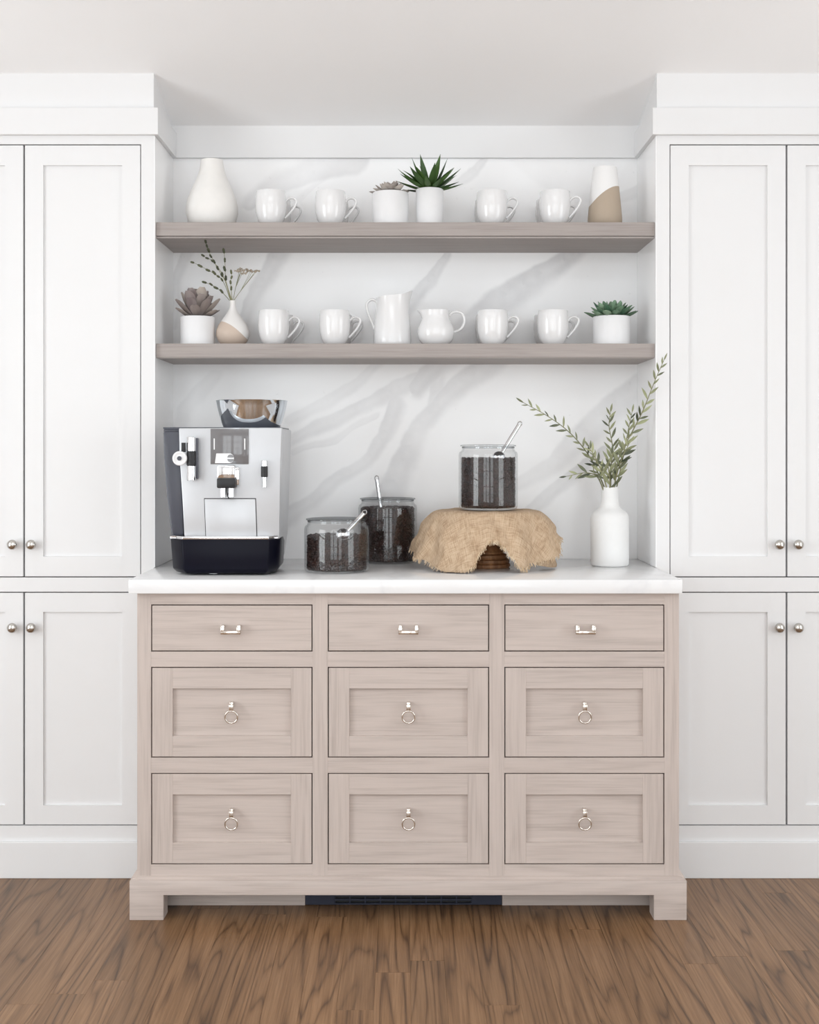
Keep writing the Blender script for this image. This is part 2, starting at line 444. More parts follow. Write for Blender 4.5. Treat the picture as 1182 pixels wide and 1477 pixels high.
def vein_field(X, Z):
    """vein strength at arrays of slab coordinates"""
    n = X.size; off = np.zeros((n, 2))
    for q in range(n):
        x, z = X[q], Z[q]
        off[q, 0] = mnoise.noise((x*7, z*7, 1.3))*0.013+mnoise.noise((x*26, z*26, 4.3))*0.006+mnoise.noise((x*70, z*70, 2.3))*0.003
        off[q, 1] = mnoise.noise((x*7, z*7, 8.1))*0.013+mnoise.noise((x*26, z*26, 9.7))*0.005
    X = X+off[:, 0]; Z = Z+off[:, 1]; best = np.zeros(n)
    for ax, az, aw, bx, bz, bw, st in segs:
        vx, vz = bx-ax, bz-az; wx, wz = X-ax, Z-az
        t_ = np.clip((wx*vx+wz*vz)/(vx*vx+vz*vz), 0, 1)
        d_ = np.sqrt((wx-t_*vx)**2+(wz-t_*vz)**2)/(aw+(bw-aw)*t_)
        side = wx*vz-wz*vx                     # one edge of a vein is crisp, the other feathers out
        s_ = np.where(side > 0, np.clip((1.2-d_)/0.4, 0, 1), np.clip((1.75-d_)/1.3, 0, 1)); s_ = s_*s_*(3-2*s_)*st*(0.72+0.28*np.minimum(1, d_))
        best = np.maximum(best, s_)
    for q in range(n): best[q] *= 0.86+0.55*mnoise.noise((X[q]*11, Z[q]*11, 5.5))
    return np.clip(best*0.92, 0, 1)
zt0, zt1 = ZC, 2.24
nx_, nz_ = 460, 418
verts, faces, vals = [], [], []
for j in range(nz_+1):
    for i in range(nx_+1):
        x = -NX+2*NX*i/nx_; z = zt0+(zt1-zt0)*j/nz_
        verts.append((x, YB, z))
for j in range(nz_):
    for i in range(nx_):
        a = j*(nx_+1)+i; faces.append((a, a+1, a+nx_+2, a+nx_+1))
nb = len(verts); va_ = np.array(verts); vals = list(vein_field(va_[:, 0], va_[:, 2]))
for x, z in ((-NX, zt0), (NX, zt0), (NX, zt1), (-NX, zt1)): verts.append((x, YB+0.015, z)); vals.append(0)
faces.append((nb+3, nb+2, nb+1, nb))
me = bpy.data.meshes.new('marble_slab'); me.from_pydata(verts, [], faces)
at = me.attributes.new('vein', 'FLOAT', 'POINT'); at.data.foreach_set('value', vals)
me.materials.append(M_MARBLE)
obj('marble_slab', me, None, wall_back)

for s_ in (-1, 1):
    x0, x1 = sorted((s_*NX, s_*(NX-0.003)))
    bm = newbm(); box(bm, x0+(0.0002 if s_ < 0 else 0), x1-(0.0002 if s_ > 0 else 0), YC+0.0005, YB-0.0005, ZC+0.0005, 2.1675)
    obj('marble_return', bm, M_MARBLE, wall_back)

# rest of the room: walls either side of the cabinets, side walls and the wall behind the camera with tall windows
CABW = 1.496
ZW = ceil_z(YC)
for s, nm in ((-1, 'left'), (1, 'right')):
    bm = newbm(); x0, x1 = sorted((s*(CABW+0.002), s*WALL_X)); box(bm, x0, x1, YC+0.01, 4.05, 0, ZW-0.01)
    tag(obj('wall_back_'+nm, bm, M_WALL), 'plain white wall beyond the %s cabinet' % nm, 'wall', kind='structure')
    X0, X1 = sorted((s*WALL_X, s*(WALL_X+0.12)))
    bm = newbm(); y0, y1, z0, z1 = 0.45, 2.15, 0.3, 2.3
    HZ = ceil_z(0)+0.1
    box(bm, X0, X1, REAR_Y-0.12, y0, 0, HZ); box(bm, X0, X1, y1, 4.05, 0, HZ)
    box(bm, X0, X1, y0, y1, 0, z0); box(bm, X0, X1, y0, y1, z1, HZ)
    tag(obj('wall_'+nm, bm, M_WALL), 'white %s side wall with a window opening' % nm, 'wall', kind='structure')
    bm = newbm(); xw0, xw1 = sorted((s*(WALL_X-0.005), s*(WALL_X+0.015)))
    for a_, b_ in ((y0, y0+0.04), ((y0+y1)/2-0.02, (y0+y1)/2+0.02), (y1-0.04, y1)): box(bm, xw0, xw1, a_, b_, z0, z1)
    for a_, b_ in ((z0, z0+0.04), (1.28, 1.32), (z1-0.04, z1)): box(bm, xw0+0.001, xw1-0.001, y0, y1, a_, b_)
    tag(obj('window_%d' % (1 if s < 0 else 2), bm, M_CAB), 'white window frame in the %s side wall' % nm, 'window', kind='structure')
bm = newbm(); edges_x = [-WALL_X]
for wx, ww in REAR_WIN: edges_x += [wx-ww/2, wx+ww/2]
edges_x.append(WALL_X); HZ = ceil_z(0)+0.1
for a_, b_ in zip(edges_x[0::2], edges_x[1::2]): box(bm, a_, b_, REAR_Y-0.12, REAR_Y, 0, HZ)
for wx, ww in REAR_WIN:
    box(bm, wx-ww/2, wx+ww/2, REAR_Y-0.12, REAR_Y, 0, 0.2); box(bm, wx-ww/2, wx+ww/2, REAR_Y-0.12, REAR_Y, 2.7, HZ)
tag(obj('wall_rear', bm, M_WALL), 'white wall behind the viewer with three tall windows', 'wall', kind='structure')
for i, (wx, ww) in enumerate(REAR_WIN):
    bm = newbm(); y0, y1 = REAR_Y-0.015, REAR_Y+0.005
    for a_ in (wx-ww/2+0.02, wx, wx+ww/2-0.02): box(bm, a_-0.02, a_+0.02, y0, y1, 0.2, 2.7)
    for a_ in (0.22, 1.05, 1.85, 2.68): box(bm, wx-ww/2, wx+ww/2, y0+0.001, y1-0.001, a_-0.02, a_+0.02)
    tag(obj('window_%d' % (i+3), bm, M_CAB), 'white window frame in the wall behind the viewer', 'window', kind='structure')

# crown and frieze boards (each board a trim)
ZK0, ZK1 = 2.168, 2.246
def trim(n, bm, label): return tag(obj('trim_%d' % n, bm, M_CAB, bevel=0.0008, segs=1), label, 'trim', kind='structure')
def slope_board(bm, x0, x1, y0, y1, z0, gap=0.0):
    x0, x1 = sorted((x0, x1))
    prism(bm, [(y0, z0), (y1, z0), (y1, ceil_z(y1)-gap), (y0, ceil_z(y0)-gap)], x0, x1, 'x')
for i, (s, nm) in enumerate(((-1, 'left'), (1, 'right'))):
    bm = newbm(); slope_board(bm, s*NX, s*(WALL_X-0.001), YC+0.001, YB, ZK1+0.0005, -0.005)
    trim(1+i, bm, 'white frieze board above the %s cabinet, up to the ceiling' % nm)
    bm = newbm(); e = 0.015
    x0, x1 = sorted((s*(NX-e), s*(WALL_X-0.001))); box(bm, x0, x1, YC-e, YB-e-0.0005, ZK0, ZK1)
    trim(3+i, bm, 'white crown band along the top of the %s cabinet' % nm)
bm = newbm(); slope_board(bm, -NX+0.0005, NX-0.0005, YB-0.015, YB-0.0005, ZK0, -0.004)
trim(5, bm, 'white crown board across the back of the niche under the ceiling')

# ------------------------------------------------------------------ tall white cabinets
DG = 0.0042                        # dark reveal round doors
def shaker(bm, x0, x1, y0, y1, z0, z1, st, rt, mz=0, mx=0, rb=None, bev=True):
    rb = rb or rt; b1, b2 = (0.0009, 0.0006) if bev else (0, 0)
    box(bm, x0, x0+st, y0, y1, z0, z1, mz, b1); box(bm, x1-st, x1, y0, y1, z0, z1, mz, b1)
    box(bm, x0+st-0.0001, x1-st+0.0001, y0, y1, z1-rt, z1, mx, b2); box(bm, x0+st-0.0001, x1-st+0.0001, y0, y1, z0, z0+rb, mx, b2)

def knob_mesh():
    bm = newbm()
    lathe(bm, [(0, 0), (0.0075, 0), (0.0065, 0.003), (0.0055, 0.009), (0.0075, 0.013), (0.0125, 0.016), (0.0148, 0.0205), (0.0140, 0.025), (0.0105, 0.0285), (0.005, 0.0302), (0, 0.0305)], 28, M=Matrix.Rotation(math.pi/2, 4, 'X'))
    return mesh_of('knob', bm, M_KNOB, smooth=60)
KNOB = knob_mesh()

def tall_cabinet(s, nm, label):
    root = thing('tall_cabinet', label, 'cabinet', (s*(NX+CABW)/2, (YC+YB)/2, 0), group='tall white cabinets either side of the niche')
    ox, oy = root.location.x, root.location.y
    def X(a): return s*a-ox                      # |x| from the centre line -> local
    def bx(bm, a0, a1, y0, y1, z0, z1, bev=0.0):
        x0, x1 = sorted((X(a0), X(a1))); box(bm, x0, x1, y0-oy, y1-oy, z0, z1, 0, bev)
    Z0, Z1, Z2, Z3, Z4 = 0.1505, 0.8346, 0.8761, 2.1429, ZK0
    d0, dm, d1 = 0.773, 1.1157, 1.458
    bm = newbm(); bx(bm, NX, NX+0.018, YC+0.021, YB-0.001, 0, ZK0); bx(bm, CABW-0.018, CABW, YC+0.021, YB-0.001, 0, ZK0)
    obj('side_panel', bm, M_CAB, root)
    bm = newbm(); bx(bm, NX+0.018, CABW-0.018, YC+0.024, YC+0.03, 0.05, ZK0)
    obj('carcass', bm, M_GAP, root)
    bm = newbm(); T = 0.020
    bx(bm, NX, d0, YC, YC+T, 0, ZK0); bx(bm, d1, CABW, YC, YC+T, 0, ZK0)
    bx(bm, d0, d1, YC, YC+T, Z3, ZK0); bx(bm, d0, d1, YC, YC+T, Z1, Z2); bx(bm, d0, d1, YC, YC+T, 0.0, Z0)
    obj('face_frame', bm, M_CAB, root)
    bm = newbm(); bx(bm, NX+0.0, CABW, YC-0.012, YC, 0.0, 0.106, 0.002)
    obj('base_board', bm, M_CAB, root)
    for zz0, zz1, kz, rt in ((Z2, Z3, P(0, 785, YC).z, 0.058), (Z0, Z1, P(0, 904.5, YC).z, 0.056)):
        for a0, a1, kx in ((d0, dm, dm-0.0265), (dm, d1, dm+0.0285)):
            bm = newbm(); x0, x1 = sorted((X(a0), X(a1)))
            g0 = DG*0.7
            shaker(bm, x0+g0, x1-g0, YC+0.001-oy, YC+0.020-oy, zz0+DG*0.8, zz1-DG*0.8, 0.053, rt, bev=False)
            door = obj('door', bm, M_CAB, root)
            bm = newbm(); box(bm, x0+0.05, x1-0.05, YC+0.009-oy, YC+0.016-oy, zz0+0.05, zz1-0.05)
            obj('panel', bm, M_CAB, door)
            obj('knob', KNOB, None, door, (X(kx), YC+0.001-oy, kz))
    return root
tall_cabinet(-1, 'left', 'tall white shaker cabinet with round knobs, left of the marble niche')
tall_cabinet(1, 'right', 'tall white shaker cabinet with round knobs, right of the marble niche')

# ------------------------------------------------------------------ oak chest of drawers
YF = 3.315
chest = thing('chest_of_drawers', 'greige limed oak chest of nine drawers under the white worktop', 'chest', (0.0074, 3.6, 0))
cxo, cyo = 0.0074, 3.6
def qx(px): return (px-CX)*YF/F-cxo
def qz(py): return CAMZ-(py-CY)*YF/F
XB0, XB1 = qx(198), qx(980)
ZT = 0.868
cols = [(218, 451), (473, 706), (728, 959)]; rows = [(872, 940), (962, 1093), (1115, 1247)]
y0, y1 = YF-cyo, YF+0.022-cyo
xs = [XB0]+[qx(p) for c in cols for p in c]+[XB1]
zs = [ZT]+[qz(p) for r in rows for p in r]+[0.104]
for i in range(4):
    bm = newbm(); box(bm, xs[2*i], xs[2*i+1], y0, y1, 0.104, ZT, 0, 0.0005); obj('stile', bm, M_OAKZ, chest)
for i in range(4):
    for c in range(3):
        bm = newbm(); box(bm, xs[2*c+1], xs[2*c+2], y0+0.0003, y1, zs[2*i+1], zs[2*i], 0, 0.0004); obj('rail', bm, M_OAKX, chest)
for s, x0 in ((-1, XB0), (1, XB1-0.018)):
    bm = newbm(); box(bm, x0, x0+0.018, y1, 3.617-cyo, 0.1046, ZT); obj('side_panel', bm, M_OAKZ, chest)
bm = newbm(); box(bm, XB0+0.018, XB1-0.018, y1+0.006, 3.60-cyo, 0.104, ZT-0.001); obj('carcass', bm, M_BLACKM, chest)

def pull_meshes():
    # bar pull: two posts, bar with upturned ends
    bm = newbm(); w = 0.0265
    for s in (-1, 1):
        c = s*(w-0.005)
        box(bm, c-0.0042, c+0.0042, -0.021, 0, 0.0035, 0.0105, 0, 0.0008)
        box(bm, c-0.005, c+0.005, -0.026, -0.019, -0.0105, 0.0075, 0, 0.0012)
    box(bm, -w, w, -0.026, -0.019, -0.0125, -0.0035, 0, 0.0012)
    bar = mesh_of('bar_pull', bm, M_NICKEL, smooth=35)
    bm = newbm()
    box(bm, -0.0048, 0.0048, -0.018, 0, 0.019, 0.0275, 0, 0.0008)
    box(bm, -0.0058, 0.0058, -0.025, -0.017, 0.0065, 0.023, 0, 0.0016)
    br = mesh_of('ring_bracket', bm, M_NICKEL, smooth=35)
    bm = newbm()
    tube(bm, [(0.0165*math.cos(a*math.pi/18), -0.021+0.006*math.sin(a*math.pi/18)*-0.3, -0.0105+0.0165*math.sin(a*math.pi/18)) for a in range(36)], 0.0024, 10, True)
    ring = mesh_of('ring', bm, M_NICKEL, smooth=60)
    return bar, br, ring
BAR, BRK, RING = pull_meshes()
g = 0.0028
for c, (p0, p1) in enumerate(cols):
    for r, (r0, r1) in enumerate(rows):
        x0, x1, z1, z0 = qx(p0)+g, qx(p1)-g, qz(r0)-g, qz(r1)+g
        bm = newbm()
        if r == 0:
            box(bm, x0, x1, y0+0.0005, y1, z0, z1, 0, 0.001)
            dr = obj('drawer', bm, [M_OAKX], chest)
            obj('bar_pull', BAR, None, dr, ((x0+x1)/2, y0+0.0005, (z0+z1)/2-0.001))
        else:
            shaker(bm, x0, x1, y0+0.0005, y1, z0, z1, 0.055, 0.055, 0, 1)
            dr = obj('drawer', bm, [M_OAKZ, M_OAKX], chest)
            bm = newbm(); box(bm, x0+0.05, x1-0.05, y0+0.0105, y1-0.001, z0+0.05, z1-0.05)
            obj('panel', bm, M_OAKX, dr)
            zc = (z0+z1)/2
            obj('ring_bracket', BRK, None, dr, ((x0+x1)/2, y0+0.0105, zc)); obj('ring', RING, None, dr, ((x0+x1)/2, y0+0.0105, zc))
# plinth: moulding with bracket feet and recessed toe board
XF0, XF1 = (187-CX)*3.30/F-cxo, (991-CX)*3.30/F-cxo
fw = 49*3.30/F; yp = 3.298-cyo
bm = newbm()
prism(bm, [(XF0, 0), (XF0+fw, 0), (XF0+fw, 0.0664), (XF1-fw+0.003, 0.0664), (XF1-fw+0.003, 0), (XF1, 0), (XF1, 0.1045), (XF0, 0.1045)], yp, yp+0.022)
obj('plinth', bm, M_OAKX, chest, bevel=0.0012)
for s in (-1, 1):
    xo = XF0 if s < 0 else XF1; xi = XB0 if s < 0 else XB1
    bm = newbm(); x0, x1 = sorted((xo, xo-s*0.022)); box(bm, x0, x1, yp+0.022, 3.60-cyo, 0, 0.1045); obj('plinth_side', bm, M_OAKX, chest)
    bm = newbm(); prism(bm, [(xo, 0.1045), (xi-s*0.004, 0.1045), (xi-s*0.004, 0.131), (xi, 0.131)], yp+0.0165, 3.60-cyo)
    obj('cove_moulding', bm, M_OAKX, chest)
    bm = newbm(); xa = XF0+fw if s < 0 else XF1-fw+0.003
    x0, x1 = sorted((xo-s*0.022, xa)); box(bm, x0, x1, yp+0.022, yp+0.06, 0, 0.0664); obj('foot_block', bm, M_OAKZ, chest)
bm = newbm(); prism(bm, [(XB0-0.016, 0.1045), (XB1+0.016, 0.1045), (XB1, 0.1125), (XB0, 0.1125)], yp+0.012, yp+0.0172); obj('cove_moulding', bm, M_OAKX, chest)
yt = 3.405-cyo
vx0, vx1 = (440-CX)*3.40/F-cxo, (725-CX)*3.40/F-cxo
for x0, x1 in ((XF0+0.03, vx0), (vx1, XF1-0.03)):
    bm = newbm(); box(bm, x0, x1, yt, yt+0.016, 0.0005, 0.09); obj('toe_board', bm, M_OAKX, chest)
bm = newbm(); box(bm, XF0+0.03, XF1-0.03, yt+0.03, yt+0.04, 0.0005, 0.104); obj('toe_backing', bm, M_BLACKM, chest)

# heating grille let into the toe board
vent = thing('vent_grille', 'dark slotted metal heating vent under the oak chest', 'vent', (cxo+(vx0+vx1)/2, 3.405, 0.0005))
W = (vx1-vx0)/2; px_ = 3.40/F
bm = newbm(); box(bm, -W+0.001, W-0.001, 0.009, 0.013, 0.001, 0.075); obj('backing', bm, M_BLACKM, vent)
for x0, x1 in ((-W+0.001, -W+43*px_), (W-44*px_, W-0.001)):
    bm = newbm(); box(bm, x0, x1, 0.0, 0.009, 0.001, 0.072, 0, 0.001); obj('end_plate', bm, M_VENT, vent)
xg0, xg1 = -W+43*px_, W-44*px_
for z in (0.001, 0.0125, 0.024, 0.0355, 0.047, 0.0585):
    bm = newbm(); box(bm, xg0, xg1, 0.0012, 0.006, z, z+0.0045); obj('slat', bm, M_VENT, vent)
for k in range(10):
    x = xg0+(xg1-xg0)*k/9
    bm = newbm(); box(bm, x-0.002, x+0.002, 0.0018, 0.008, 0.001, 0.068); obj('divider', bm, M_VENT, vent)

# ------------------------------------------------------------------ worktop and shelves
bm = newbm(); box(bm, -0.7345, 0.7345, 3.29, YB-0.0005, 0.8683, ZC)
tag(obj('worktop', bm, M_QUARTZ, bevel=0.002), 'white quartz worktop on the oak chest, running back into the niche', 'worktop')
ZS1, ZS2 = 1.5615, 1.9176
def shelf(z, label, lip):
    root = thing('floating_shelf', label, 'shelf', (0, YB, z), group='oak shelves in the niche')
    ys = 3.645-YB
    bm = newbm(); box(bm, -NX+0.0035, NX-0.0035, ys, -0.0005, -0.040, 0, 0, 0.0008); obj('board', bm, M_SHELF, root)
    bm = newbm()
    if lip:
        box(bm, -NX+0.0035, NX-0.0035, ys+0.006, ys+0.009, -0.043, -0.0402); box(bm, -NX+0.0035, NX-0.0035, ys+0.001, -0.0005, -0.0465, -0.0432)
    else:
        box(bm, -NX+0.0035, NX-0.0035, ys+0.002, -0.0005, -0.0425, -0.0402)
    obj('underside', bm, M_SHELF, root)
shelf(ZS2, 'upper grey oak floating shelf, with the large cream vase on it', True)
shelf(ZS1, 'lower grey oak floating shelf, with the two white pitchers on it', False)

# ------------------------------------------------------------------ mugs
def make_mug(label, group, sc):
    root = thing('mug', label, 'mug', group=group)
    bm = newbm()
    prof = [(0, 0.001), (0.026, 0.0), (0.028, 0.002), (0.0335, 0.008), (0.0400, 0.020), (0.0448, 0.040), (0.0465, 0.060), (0.0460, 0.082), (0.0442, 0.1030), (0.0432, 0.1040), (0.0420, 0.1032), (0.0432, 0.082), (0.0437, 0.060), (0.0424, 0.040), (0.038, 0.020), (0.030, 0.009), (0, 0.008)]
    lathe(bm, [(r*sc, z*sc) for r, z in prof], 44); obj('body', bm, M_CERAMIC, root, smooth=60)
    bm = newbm()
    pts = smooth_path([(0.0440, 0, 0.074), (0.052, 0, 0.082), (0.063, 0, 0.0855), (0.0735, 0, 0.081), (0.0765, 0, 0.0725), (0.073, 0, 0.062), (0.064, 0, 0.048), (0.054, 0, 0.036), (0.0425, 0, 0.024)], 5)
    tube(bm, [p*sc for p in pts], 0.0036*sc, 10, flat=1.5); obj('handle', bm, M_CERAMIC, root, smooth=60)
    return root
DF, DR = 3.715, 3.845
MUGS = [  # pixel x of the body, shelf height, front label, rear label
    (391, ZS2, 'white mug standing in front on the upper shelf, nearest the cream vase', 'white mug hidden behind the front mug nearest the cream vase, upper shelf'),
    (477, ZS2, 'white mug standing in front on the upper shelf, nearest the grey succulent', 'white mug hidden behind the front mug nearest the grey succulent, upper shelf'),
    (710, ZS2, 'white mug standing in front on the upper shelf, nearest the spiky green plant', 'white mug hidden behind the front mug nearest the spiky plant, upper shelf'),
    (801, ZS2, 'white mug standing in front on the upper shelf, nearest the taupe dipped vase', 'white mug hidden behind the front mug nearest the taupe vase, upper shelf'),
    (395, ZS1, 'white mug standing in front on the lower shelf, nearest the sand dipped vase', 'white mug hidden behind the front mug nearest the sand vase, lower shelf'),
    (483, ZS1, 'white mug standing in front on the lower shelf, nearest the tall pitcher', 'white mug hidden behind the front mug nearest the tall pitcher, lower shelf'),
    (711, ZS1, 'white mug standing in front on the lower shelf, nearest the round creamer', 'white mug hidden behind the front mug nearest the round creamer, lower shelf'),
    (798, ZS1, 'white mug standing in front on the lower shelf, nearest the green succulent', 'white mug hidden behind the front mug nearest the green succulent, lower shelf'),
]
mug0 = None; rm = random.Random(5)
for px, z, la, lb in MUGS:
    x = (px-CX)*DF/F
    a1, a2 = rm.uniform(-0.25, 0.15), rm.uniform(-0.2, 0.1)
    if mug0 is None:
        mug0 = make_mug(la, 'white mugs on the shelves', 1.0); mug0.location = (x, DF, z); mug0.rotation_euler = (0, 0, a1)
    else: dup(mug0, (x, DF, z), la, a1)
    dup(mug0, (x+0.002, DR, z), lb, a2)

# ------------------------------------------------------------------ pitchers
def make_pitcher():
    D = 3.745; root = thing('pitcher', 'tall white ceramic pitcher with handle on its left, lower shelf', 'pitcher', (P(566, 0, D).x, D, ZS1))
    bm = newbm()
    prof = [(0, 0.001), (0.056, 0), (0.0575, 0.003), (0.057, 0.02), (0.0545, 0.06), (0.050, 0.10), (0.0475, 0.13), (0.0475, 0.150), (0.0455, 0.150), (0.0455, 0.13), (0.048, 0.10), (0.0525, 0.06), (0.054, 0.02), (0.05, 0.008), (0, 0.007)]
    lathe(bm, prof, 64)
    for v in bm.verts:                       # softly dented sides and a pouring lip to the right
        a = math.atan2(v.co.y, v.co.x); z = v.co.z
        w_ = max(0, (z-0.085)/0.065); lip = max(0, math.cos(a))**6
        v.co.x += w_*w_*lip*0.015; v.co.z += w_*w_*(lip*0.012+0.006*max(0, math.cos(a))-0.004*max(0, -math.cos(a)))
        d = 1+0.016*math.sin(5*a+z*40)*min(1, z/0.03)
        v.co.x *= d; v.co.y *= d
    obj('body', bm, M_CERAMIC, root, smooth=50)
    bm = newbm()
    tube(bm, smooth_path([(-0.045, 0, 0.132), (-0.055, 0, 0.140), (-0.067, 0, 0.139), (-0.076, 0, 0.128), (-0.0755, 0, 0.110), (-0.068, 0, 0.088), (-0.059, 0, 0.068), (-0.052, 0, 0.050)], 5), 0.0042, 10, flat=1.5)
    obj('handle', bm, M_CERAMIC, root, smooth=60)
make_pitcher()
def make_creamer():
    D = 3.725; root = thing('creamer', 'squat round white creamer with spout and round handle, lower shelf', 'creamer', (P(629, 0, D).x, D, ZS1))
    bm = newbm()
    prof = [(0, 0.001), (0.034, 0), (0.040, 0.004), (0.051, 0.018), (0.0555, 0.035), (0.054, 0.052), (0.047, 0.068), (0.041, 0.080), (0.0395, 0.092), (0.0410, 0.1055), (0.0390, 0.1055), (0.0375, 0.092), (0.039, 0.080), (0.045, 0.067), (0.052, 0.050), (0.053, 0.035), (0.048, 0.018), (0.036, 0.008), (0, 0.007)]
    lathe(bm, prof, 56)
    for v in bm.verts:
        a = math.atan2(v.co.y, -v.co.x); w_ = max(0, (v.co.z-0.072)/0.034); lip = max(0, math.cos(a))**8
        v.co.x -= w_*w_*lip*0.017; v.co.z += w_*lip*0.002
    obj('body', bm, M_CERAMIC, root, smooth=50)
    bm = newbm()
    tube(bm, smooth_path([(0.040, 0, 0.090), (0.049, 0, 0.099), (0.064, 0, 0.102), (0.079, 0, 0.096), (0.086, 0, 0.080), (0.083, 0, 0.062), (0.072, 0, 0.048), (0.052, 0, 0.040)], 5), 0.0042, 10, flat=1.4)
    obj('handle', bm, M_CERAMIC, root, smooth=60)
make_creamer()

# ------------------------------------------------------------------ vases
def vase(name, label, D, px, z, prof, mat, n=56):
    root = bpy.data.objects.new(name, None)
    bm = newbm(); lathe(bm, prof, n)
    bpy.data.objects.remove(root)
    o = obj(name, bm, mat, None, (P(px, 0, D).x, D, z), smooth=60)
    return tag(o, label, 'vase')
def hollow(outer, th=0.003, floor_=0.006):
    """outer profile from base centre outwards and up; returns it closed with an inner wall"""
    inner = [(max(r-th, 0.001), max(z, floor_)) for r, z in outer[::-1] if r > 0.004]
    return [(0, outer[0][1])]+[p for p in outer if p[0] > 0]+inner+[(0, floor_)]
vase('vase', 'large cream teardrop vase at the left end of the upper shelf', 3.765, 306, ZS2,
     hollow([(0, 0), (0.055, 0), (0.062, 0.004), (0.072, 0.022), (0.0785, 0.048), (0.0785, 0.066), (0.073, 0.092), (0.061, 0.122), (0.047, 0.152), (0.0385, 0.176), (0.0345, 0.196), (0.0335, 0.209)]), M_CREAM)
vase('vase', 'white and taupe dipped vase at the right end of the upper shelf', 3.74, 873, ZS2,
     hollow([(0, 0), (0.043, 0), (0.047, 0.003), (0.0515, 0.014), (0.0512, 0.03), (0.0485, 0.06), (0.0445, 0.10), (0.0405, 0.14), (0.0365, 0.172), (0.0345, 0.181)]), M_DIP2)
bud = vase('vase', 'small white and sand dipped bud vase holding sprigs, lower shelf', 3.745, 336, ZS1,
     hollow([(0, 0), (0.026, 0), (0.033, 0.003), (0.044, 0.016), (0.0505, 0.033), (0.050, 0.046), (0.043, 0.064), (0.031, 0.082), (0.019, 0.098), (0.0115, 0.112), (0.0085, 0.124), (0.0095, 0.138)], 0.0022), M_DIP1)
bot = vase('vase', 'white bottle vase holding olive branches on the worktop', 3.69, 880, ZC,
     hollow([(0, 0), (0.050, 0), (0.0535, 0.002), (0.056, 0.006), (0.0565, 0.03), (0.0565, 0.140), (0.055, 0.150), (0.049, 0.160), (0.038, 0.167), (0.030, 0.175), (0.0262, 0.187), (0.0250, 0.205), (0.0255, 0.232), (0.0245, 0.2345)]), M_MATTE)

# ------------------------------------------------------------------ leaves and plants
def leaf_mesh(name, L, W, T, mat, widest=0.5, tipw=0.0, curl=0.0, cup=0.0, n=8, basew=0.25):
    """solid leaf along +x from the origin, upper face +z"""
    bm = newbm(); rings = []
    for i in range(n+1):
        t_ = i/n
        if t_ < widest: w_ = basew+(1-basew)*math.sin(t_/widest*math.pi/2)
        else:
            q = (t_-widest)/(1-widest); w_ = tipw+(1-tipw)*(math.cos(q*math.pi/2) if tipw == 0 else (1-q*q))
        w_ = max(w_, 0.02)*W/2; th = T*(0.35+0.65*math.sin(math.pi*min(1, t_*0.85+0.12)))*max(0.15, w_/(W/2))
        x = L*t_; zc = curl*L*t_*t_
        rings.append([bm.verts.new((x, w_, zc+cup*w_)), bm.verts.new((x, 0, zc+th*0.35)), bm.verts.new((x, -w_, zc+cup*w_)), bm.verts.new((x, 0, zc-th*0.65))])
    for a, b in zip(rings, rings[1:]):
        for k in range(4): bm.faces.new((a[k], a[(k+1) % 4], b[(k+1) % 4], b[k]))
    bm.faces.new(rings[0][::-1]); bm.faces.new(rings[-1])
    return mesh_of(name, bm, mat, smooth=70)

def orient(d, up):
    d = Vector(d).normalized(); up = Vector(up); z = up-d*up.dot(d)
    if z.length < 1e-4: z = Vector((0.1, 1, 0.2))-d*Vector((0.1, 1, 0.2)).dot(d)
    z.normalize(); y = z.cross(d)
    return Matrix((d, y, z)).transposed().to_4x4()

def put_leaf(me, parent, pos, d, up, sc=1.0, name='leaf'):
    o = bpy.data.objects.new(name, me); COL.objects.link(o); o.parent = parent
    o.matrix_local = Matrix.Translation(pos) @ orient(d, up) @ Matrix.Scale(sc, 4)
    return o

def rosette(root, meshes, z0, rings, seed, r0=0.004):
    """rings: (count, elevation deg, scale, mesh index)"""
    rr = random.Random(seed); off = 0
    for cnt, el, sc, mi in rings:
        off += 0.5
        for k in range(cnt):
            a = 2*math.pi*(k+off)/cnt+rr.uniform(-0.12, 0.12); e = math.radians(el+rr.uniform(-6, 6))
            d = Vector((math.cos(a)*math.cos(e), math.sin(a)*math.cos(e), math.sin(e)))
            up = Vector((-math.cos(a)*math.sin(e), -math.sin(a)*math.sin(e), math.cos(e)))
            put_leaf(meshes[mi], root, Vector((math.cos(a)*r0, math.sin(a)*r0, z0)), d, up, sc*rr.uniform(0.9, 1.08))

def pot(root, R, H, mat, taper=1.0, rim=0.004):
    bm = newbm()
    lathe(bm, [(0, 0), (R*taper-0.002, 0), (R*taper, 0.002), (R, H-0.002), (R-0.0012, H), (R-rim, H-0.001), (R-rim, H-0.010), (0, H-0.010)], 48)
    obj('pot', bm, mat, root, smooth=40)
    bm = newbm(); lathe(bm, [(0, H-0.0095), (R-rim-0.0005, H-0.0095), (R-rim-0.0005, H-0.007), (R*0.5, H-0.004), (0, H-0.003)], 24)
    obj('soil', bm, M_SOIL, root, smooth=60)

# spiky green plant, upper shelf
D = 3.725; r = thing('potted_succulent', 'spiky dark green plant in a narrow white pot on the upper shelf', 'plant', (P(620, 0, D).x, D, ZS2), group='potted succulents on the shelves')
pot(r, 0.0415, 0.112, M_POT, 0.97)
A1 = leaf_mesh('leaf', 0.112, 0.023, 0.006, M_AGAVE, 0.38, 0, 0.10, 0.25, basew=0.6)
A2 = leaf_mesh('leaf', 0.108, 0.021, 0.006, M_AGAVE, 0.33, 0, -0.12, 0.25, basew=0.6)
rosette(r, [A1, A2], 0.108, [(9, 10, 0.88, 0), (9, 27, 0.98, 0), (8, 45, 0.95, 1), (6, 62, 0.92, 0), (4, 80, 0.88, 1)], 11, 0.008)
